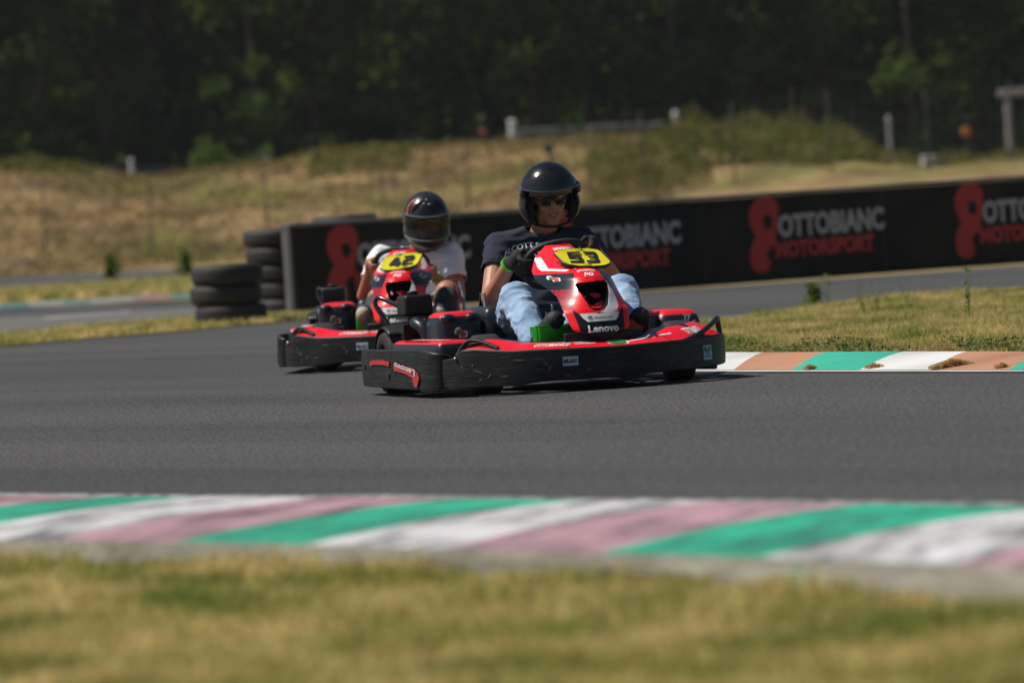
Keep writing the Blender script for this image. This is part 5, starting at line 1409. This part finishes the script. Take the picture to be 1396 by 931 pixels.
def make_person_open(K_mat, wheelinfo):
    """kart 53 driver"""
    V = Vector; C, n, e1, e2 = wheelinfo
    root = None
    f = -n
    S = dict(pelvis=V((-.30, .02, .17)), belly=V((-.30, .04, .30)), chest=V((-.35, .10, .49)), neck=V((-.30, .122, .70)),
             shr=V((-.34, -.080, .618)), shl=V((-.34, .305, .615)), elr=V((-.19, -.205, .405)), ell=V((-.08, .37, .42)),
             hipr=V((-.22, -.10, .17)), hipl=V((-.22, .13, .17)), knr=V((.24, -.185, .388)), knl=V((.26, .283, .388)),
             anr=V((.58, -.205, .19)), anl=V((.60, .225, .20)), toer=V((.70, -.165, .285)), toel=V((.70, .22, .275)))
    def rim(a):
        x, y = math.cos(a), math.sin(a)
        p = C + e1 * .142 * math.copysign(abs(x) ** .85, x) + e2 * .118 * math.copysign(abs(y) ** .75, y)
        o = (e1 * x + e2 * y).normalized(); return p, o, (e2 * x - e1 * y).normalized()
    pr, orr, tr = rim(R(172)); pl, ol, tl = rim(R(12))
    S['wrr'] = pr + orr * .045 - f * .075 + V((-.02, 0, -.035)); S['wrl'] = pl + ol * .045 - f * .075 + V((-.02, 0, -.035))
    S['elr'] = V((-.17, -.185, .40))
    mb = MB(); body_blobs(mb, S)
    hand_blobs(mb, pr, tr, orr, f, S['wrr'], .030, thumb_up=-1); hand_blobs(mb, pl, tl, ol, f, S['wrl'], .030, thumb_up=1)
    HM = head_matrix(V((-.26, .140, .822)), -7, 8, 2)
    head_blobs(mb, HM); mb.cap(S['neck'], .058, HM @ V((-.02, 0, -.06)), .058)
    body = organic(mb, 'person', SKIN, None, voxel=.0042, smooth=3)
    tag(body, 'grinning man in open-face helmet, navy t-shirt and jeans driving the kart numbered 53', 'person')
    face_parts(HM, body, True)
    m = MB(); hp = lambda x, y, z: HM @ V((x, y, z)); R3 = HM.to_3x3()
    m.tube([hp(.01, -.078, .006), hp(.080, -.062, .004), hp(.094, -.030, .004), hp(.096, 0, .006), hp(.094, .030, .004), hp(.080, .062, .004), hp(.01, .078, .006)], .0025, 6)
    gls = m.build('sunglasses', mat('glasses_frame', (.01, .01, .01), .2), body)
    for s_ in (-1, 1):
        m = MB(); m.ell(hp(.092, s_ * .033, -.005), (.006, .027, .019), R3, 18, 10); m.build('lens', mat('dark_lens', (.01, .011, .013), .06), gls)
    # gloves
    blk = mat('black_glove', (.008, .008, .009), .8, bump=.3, bscale=200)
    for (p_, t_, o_, w_, th) in ((pr, tr, orr, S['wrr'], -1), (pl, tl, ol, S['wrl'], 1)):
        mb = MB(); hand_blobs(mb, p_, t_, o_, f, w_, .033, thumb_up=th, s=1.22)
        organic(mb, 'glove', blk, body, voxel=.0045, smooth=2)
    d = (S['elr'] - S['wrr']).normalized()
    m = MB(); m.tube([S['wrr'] - d * .002, S['wrr'] + d * .016], .0375, 20, smooth=0); m.build('wristband', mat('lime_silicone', (.10, .55, .03), .5), body)
    # t-shirt
    shirt = mat('navy_tshirt', (.011, .017, .036), .9, var=.15, vscale=60, bump=.1, bscale=400)
    mb = MB(); mb.ell(S['pelvis'] + V((.01, 0, .02)), (.17, .195, .11)); mb.ell(S['belly'] + V((.01, 0, 0)), (.178, .20, .17)); mb.ell(S['chest'], (.143, .205, .19))
    for s in ('r', 'l'):
        mb.cap(S['chest'] + V((0, 0, .075)), .115, S['sh' + s], .072)
        e = S['sh' + s].lerp(S['el' + s], .72); mb.cap(S['sh' + s], .072, e, .064)
    mb.cap(S['chest'] + V((0, 0, .10)), .09, S['neck'] - V((0, 0, .035)), .070)
    for s in ('r', 'l'): mb.cap(S['neck'] - V((.02, 0, .045)), .060, S['sh' + s] + V((0, 0, .008)), .060)
    def cut(me):
        bm = bmesh.new(); bm.from_mesh(me)
        for s in ('r', 'l'):
            ax = (S['el' + s] - S['sh' + s]).normalized(); L = (S['el' + s] - S['sh' + s]).length
            dl = [v for v in bm.verts if (v.co - S['sh' + s]).dot(ax) > L * .50 and (v.co - S['sh' + s] - ax * (v.co - S['sh' + s]).dot(ax)).length < .085 and (v.co.y - S['el' + s].y) * (1 if s == 'l' else -1) > -.055]
            bmesh.ops.delete(bm, geom=dl, context='VERTS')
        nk = S['neck'] + V((.02, 0, -.012))
        dl = [v for v in bm.verts if (v.co - nk).dot(V((.40, 0, 1))) > -.006 and abs(v.co.y - nk.y) < .085]
        bmesh.ops.delete(bm, geom=dl, context='VERTS')
        bc = [v for v in bm.verts if v.is_boundary]
        for _ in range(4): bmesh.ops.smooth_vert(bm, verts=bc, factor=.5, use_axis_x=True, use_axis_y=True, use_axis_z=True)
        bm.to_mesh(me); bm.free()
    sh = organic(mb, 'tshirt', shirt, body, voxel=.008, smooth=5, folds=.010, fscale=11, post=cut)
    q = sh.modifiers.new('t', 'SOLIDIFY'); q.thickness = .003; q.offset = -1
    # arched chest print, projected on the shirt
    from mathutils.bvhtree import BVHTree
    bv = BVHTree.FromPolygons([v.co for v in sh.data.vertices], [tuple(p.vertices) for p in sh.data.polygons])
    def fn(x, y, off):
        hit = bv.ray_cast(V((.3, .035 + x, .618 + y)), V((-1, 0, 0)))
        p0 = hit[0] if hit[0] else V((-.25, .035 + x, .618 + y)); return p0 + V((.004, 0, 0))
    m = MB()
    put_text(m, 'ALCOTT STATE', fn, .26, .024, 0, bold=.02, arc=.034)
    put_text(m, 'N.Y. CITY', lambda x, y, o_: fn(x + .01, y - .04, o_), .12, .022, 0, bold=.02, arc=.012)
    put_text(m, '1988', lambda x, y, o_: fn(x + .0, y - .075, o_), .09, .020, 0, bold=.02)
    m.build('shirt_print', mat('print_ink', (.62, .64, .66), .8), sh, smooth=False)
    # jeans
    jn = mat('light_denim', (.33, .46, .64), .9, col2=(.16, .26, .42), vscale=9, bump=.35, bscale=220, detail=9, ramp=(.3, .62))
    mb = MB(); mb.ell(S['pelvis'] - V((0, 0, .01)), (.165, .19, .11))
    for s in ('r', 'l'):
        mb.chain([S['hip' + s], S['kn' + s]], [.100, .078]); mb.ell(S['kn' + s] + V((.005, 0, .004)), .079)
        mb.chain([S['kn' + s], S['kn' + s].lerp(S['an' + s], .45), S['an' + s].lerp(S['kn' + s], .06)], [.076, .070, .060])
    organic(mb, 'jeans', jn, body, voxel=.007, smooth=4, folds=.0065, fscale=15)
    shoe = mat('black_trainers', (.015, .015, .016), .7, bump=.3, bscale=90)
    for s in ('r', 'l'):
        mb = MB(); a, t = S['an' + s], S['toe' + s]; d = (t - a).normalized()
        mb.chain([a - d * .03 - V((.0, 0, .02)), a.lerp(t, .5), t + d * .02], [.046, .050, .042]); mb.ell(t, (.042, .046, .042))
        sh_ = organic(mb, 'shoe', shoe, body, voxel=.005, smooth=2)
        m = MB(); nn = V((d.z, 0, -d.x)).normalized(); 
        m.chain([a - d * .05 + nn * .024, a.lerp(t, .5) + nn * .022, t + d * .014 + nn * .010], [.032, .034, .034]); 
        organic(m, 'sole', mat('dark_sole', (.03, .03, .03), .8), sh_, voxel=.006, smooth=1)
    # helmet
    gl = mat('gloss_black_helmet', (.008, .009, .010), .24, coat=.12, spec=.35, var=.2, vscale=18)
    HC = HM @ Matrix.Translation((-.008, 0, .012))
    def zs(q, off):
        if q.z < 0:   # straighter cheeks
            k = min(1, -q.z / .13); r = math.hypot(q.x, q.y)
            f_ = 1.0 + .30 * k
            q = V((q.x * f_ * .97, q.y * f_, q.z))
        return q
    sel = lambda ph, z, x: (z > -.128 + (.03 if abs(ph) > 120 else 0)) and not (abs(ph) < 58 + (z + .03) * 60 and z < .036)
    H = helmet_shell(HC, .140, .131, .146, -.12, 'helmet', gl, body, select=sel, zshape=zs, th=.016)
    # padding inside, cheek pads
    mb = MB()
    pad = mat('helmet_lining', (.012, .012, .013), .9)
    for s in (-1, 1):
        mb = MB(); mb.ell(HC @ V((.020, s * .094, -.062)), (.055, .020, .062), HC.to_3x3()); mb.build('cheek_pad', pad, H)
    mb = MB(); mb.tube([HC @ V(v) for v in ((.02, -.105, -.10), (.045, -.075, -.122), (.060, 0, -.137), (.045, .075, -.122), (.02, .105, -.10))], .006, 8); mb.build('chin_strap', pad, H)
    # raised smoked visor on the forehead with a pointed lower lip
    vis = lambda ph, z, x: abs(ph) < 82 and z > .040 + .020 * (abs(ph) / 82) ** 2 - .02 and z < .118 - .050 * (abs(ph) / 82) ** 2
    helmet_shell(HC, .140, .131, .146, 0, 'visor', visor_mat('smoked_visor', (.012, .013, .015), .95, .14), H, off=.0055, select=vis, zshape=zs, th=.003)
    m = MB(); m.tube([HC @ V(((.1465) * math.cos(R(a)), .1375 * math.sin(R(a)), .030 + .014 * abs(math.sin(R(a))) ** 2)) for a in range(-84, 85, 12)], .0045, 8); m.build('visor_edge', mat('visor_rim', (.04, .045, .05), .2, coat=.4), H)
    # tinted drop-down sun shield over the eyes
    sv = lambda ph, z, x: abs(ph) < 62 and z < .042 and z > -.006 - .012 * math.cos(R(ph) * 4) 
    helmet_shell(HC, .128, .120, .146, 0, 'sun_shield', visor_mat('bronze_shield', (.035, .028, .012), .86, .06, .3), H, off=-.004, select=sv, zshape=zs, th=.002)
    for s in (-1, 1):
        m = MB(); c_ = HC @ V((.030, s * .124, .026)); Q = HC.to_3x3()
        m.lathe([(0, .0), (.012, .0), (.014, .012), (.010, .017), (.013, .023), (.009, .027), (0, .028)], 'Y', n=26)
        m.v = [tuple(c_ + Q @ V((v[0], v[1] * s, v[2]))) for v in m.v]
        m.build('visor_pivot', mat('pivot_plastic', (.09, .10, .11), .25, coat=.5), H)
    return body, S

def make_person_full(wheelinfo):
    V = Vector; C, n, e1, e2 = wheelinfo; f = -n; C = C + V((0, .0195, 0))
    S = dict(pelvis=V((-.30, .06, .16)), belly=V((-.30, .06, .28)), chest=V((-.30, .055, .44)), neck=V((-.26, .07, .625)),
             shr=V((-.285, -.150, .572)), shl=V((-.27, .232, .565)), elr=V((-.13, -.24, .38)), ell=V((-.12, .265, .345)),
             hipr=V((-.22, -.04, .17)), hipl=V((-.22, .15, .17)), knr=V((.24, -.135, .36)), knl=V((.26, .235, .375)),
             anr=V((.60, -.155, .19)), anl=V((.58, .235, .19)), toer=V((.70, -.175, .29)), toel=V((.70, .22, .27)))
    def rim(a):
        x, y = math.cos(a), math.sin(a)
        p = C + e1 * .142 * math.copysign(abs(x) ** .85, x) + e2 * .118 * math.copysign(abs(y) ** .75, y)
        return p, (e1 * x + e2 * y).normalized(), (e2 * x - e1 * y).normalized()
    pr, orr, tr = rim(R(186)); pl, ol, tl = rim(R(-6))
    S['wrr'] = pr + orr * .03 - f * .06 + V((-.02, 0, -.05)); S['wrl'] = pl + ol * .035 - f * .06 + V((-.02, 0, -.05))
    mb = MB(); body_blobs(mb, S)
    hand_blobs(mb, pr, tr, orr, f, S['wrr'], .028, thumb_up=-1); hand_blobs(mb, pl, tl, ol, f, S['wrl'], .028, thumb_up=1)
    HM = head_matrix(V((-.245, .112, .765)), 12, 16, 0)
    head_blobs(mb, HM); mb.cap(S['neck'], .054, HM @ V((-.02, 0, -.06)), .056)
    body = organic(mb, 'person', SKIN, None, voxel=.0042, smooth=3)
    tag(body, 'man in full-face helmet and white t-shirt driving the kart numbered 42', 'person')
    face_parts(HM, body, False)
    d = (S['ell'] - S['wrl']).normalized()
    m = MB(); m.tube([S['wrl'] - d * .002, S['wrl'] + d * .012], .0345, 20, smooth=0); m.build('wristband', mat('lime_silicone', (.10, .55, .03), .5), body)
    shirt = mat('white_tshirt', (.80, .82, .86), .9, bump=.1, bscale=400)
    mb = MB(); mb.ell(S['pelvis'] + V((.0, 0, .03)), (.155, .175, .10)); mb.ell(S['belly'], (.160, .178, .17)); mb.ell(S['chest'], (.137, .180, .18))
    for s in ('r', 'l'):
        mb.cap(S['chest'] + V((0, 0, .075)), .105, S['sh' + s], .072)
        mb.cap(S['sh' + s], .072, S['sh' + s].lerp(S['el' + s], .80), .062)
    mb.cap(S['chest'] + V((0, 0, .09)), .085, S['neck'] - V((0, 0, .035)), .068)
    for s in ('r', 'l'): mb.cap(S['neck'] - V((.02, 0, .045)), .056, S['sh' + s] + V((0, 0, .006)), .056)
    def cut(me):
        bm = bmesh.new(); bm.from_mesh(me)
        for s in ('r', 'l'):
            ax = (S['el' + s] - S['sh' + s]).normalized(); L = (S['el' + s] - S['sh' + s]).length
            dl = [v for v in bm.verts if (v.co - S['sh' + s]).dot(ax) > L * .64 and (v.co - S['sh' + s] - ax * (v.co - S['sh' + s]).dot(ax)).length < .08 and (v.co.y - S['el' + s].y) * (1 if s == 'l' else -1) > -.055]
            bmesh.ops.delete(bm, geom=dl, context='VERTS')
        nk = S['neck'] + V((.02, 0, -.012))
        dl = [v for v in bm.verts if (v.co - nk).dot(V((.40, 0, 1))) > -.006 and abs(v.co.y - nk.y) < .085]
        bmesh.ops.delete(bm, geom=dl, context='VERTS')
        bc = [v for v in bm.verts if v.is_boundary]
        for _ in range(4): bmesh.ops.smooth_vert(bm, verts=bc, factor=.5, use_axis_x=True, use_axis_y=True, use_axis_z=True)
        bm.to_mesh(me); bm.free()
    sh = organic(mb, 'tshirt', shirt, body, voxel=.008, smooth=5, folds=.009, fscale=12, post=cut)
    q = sh.modifiers.new('t', 'SOLIDIFY'); q.thickness = .003; q.offset = -1
    mb = MB(); mb.ell(S['pelvis'] - V((0, 0, .01)), (.15, .17, .10))
    for s in ('r', 'l'): mb.cap(S['hip' + s], .098, S['hip' + s].lerp(S['kn' + s], .68), .088)
    organic(mb, 'shorts', mat('pale_shorts', (.30, .29, .32), .9), body, voxel=.008, smooth=4, folds=.008)
    kp = mat('knee_guard_fabric', (.035, .033, .034), .8)
    for s in ('r', 'l'):
        mb = MB(); mb.cap(S['kn' + s].lerp(S['an' + s], .18), .066, S['kn' + s].lerp(S['an' + s], .75), .052)
        organic(mb, 'shin_guard', kp, body, voxel=.006, smooth=2)
        mb = MB(); a, t = S['an' + s], S['toe' + s]; d = (t - a).normalized()
        mb.chain([a - d * .03 - V((0, 0, .02)), a.lerp(t, .5), t + d * .02], [.044, .048, .040])
        sh_ = organic(mb, 'shoe', mat('navy_trainers', (.03, .04, .08), .7), body, voxel=.005, smooth=2)
        m = MB(); nn = V((d.z, 0, -d.x)).normalized()
        m.chain([a - d * .05 + nn * .030 + V((.02, 0, 0)), t + d * .02 + nn * .018 + V((.02, 0, 0))], [.036, .040])
        organic(m, 'sole', mat('beige_sole', (.42, .36, .27), .8), sh_, voxel=.006, smooth=1)
    # full-face helmet
    gl = mat('graphite_helmet', (.020, .023, .027), .30, coat=.15, col2=(.008, .009, .011), vscale=9, ramp=(.45, .55))
    HC = HM @ Matrix.Translation((.004, 0, .008))
    def zs(q, off):
        if q.z < -.02:
            k = min(1, (-q.z - .02) / .12); ph = math.atan2(q.y, q.x); fr = max(0, math.cos(ph)) ** 1.5
            g = 1 + .42 * k
            return V((q.x * g + fr * .030 * k, q.y * g * .94, q.z * 1.02 - fr * .012 * k))
        return q
    port = lambda ph, z: abs(ph) < 64 and -.058 + .012 * (abs(ph) / 64) ** 2 < z < .034
    sel = lambda ph, z, x: z > -.142 and not port(ph, z)
    H = helmet_shell(HC, .146, .128, .150, 0, 'helmet', gl, body, select=sel, zshape=zs, th=.022)
    vis = lambda ph, z, x: abs(ph) < 74 and -.070 < z < .046
    helmet_shell(HC, .146, .128, .150, 0, 'visor', visor_mat('clear_yellow_visor', (.03, .03, .02), .26, .03), H, off=.005, select=vis, zshape=zs, th=.002)
    V_ = lambda ph, z, k=.004: HC @ zs(V(((.146 + k) * math.sqrt(max(0, 1 - (z / .15) ** 2)) * math.cos(R(ph)), (.128 + k) * math.sqrt(max(0, 1 - (z / .15) ** 2)) * math.sin(R(ph)), z)), 0)
    m = MB(); m.tube([V_(a, .048, .007) for a in range(-74, 75, 8)], .004, 8); m.tube([V_(a, -.072, .007) for a in range(-74, 75, 8)], .004, 8); m.build('visor_edge', mat('visor_rim2', (.16, .17, .18), .12, coat=.8), H)
    m = MB(); m.tube([V_(-62, .050), V_(-66, .080), V_(-64, .108), V_(-52, .122)], .006, 6); m.build('orange_flash', mat('orange_paint', (.85, .12, .02), .4), H)
    m = MB()
    for a, z in ((-6, .128), (-16, .112), (2, .108)): m.ell(V_(a, z, .001), (.006, .006, .004), nu=10, nv=6)
    m.build('helmet_mark', mat('silver_paint', (.5, .52, .55), .3), H)
    m = MB()
    for pts, rr in (([V_(-50, .065), V_(-42, .10), V_(-20, .125)], [.003, .010, .003]), ([V_(50, .065), V_(42, .10), V_(24, .125)], [.003, .010, .003]), ([V_(-20, -.105, .0), V_(0, -.10, .004), V_(20, -.105, .0)], [.006, .013, .006])):
        m = MB(); m.tube(pts, rr, 8); m.build('air_vent', BLKV, H)
    return body, S

def place(o, px, Y, yaw):
    g = G(px, Y)
    o.location = g; o.rotation_euler = (0, 0, math.atan2(-math.cos(yaw), math.sin(yaw)))
    return g

k53, wi = make_kart('53', 'red kart with yellow number 53 plate, cornering in front, grey scuffed black bumper', -6, R(-6))
d53, _ = make_person_open(None, wi)
for o in (k53, d53): place(o, 747, 24.9, R(16))
k42, wi = make_kart('42', 'red kart with yellow number 42 plate following behind the other kart', 9, R(8))
d42, _ = make_person_full(wi)
place(k42, 566, 30.7, R(-3.5)); place(d42, 561, 30.7, R(-3.5))
for o in (k53, k42):
    if '_w' in o: del o['_w']
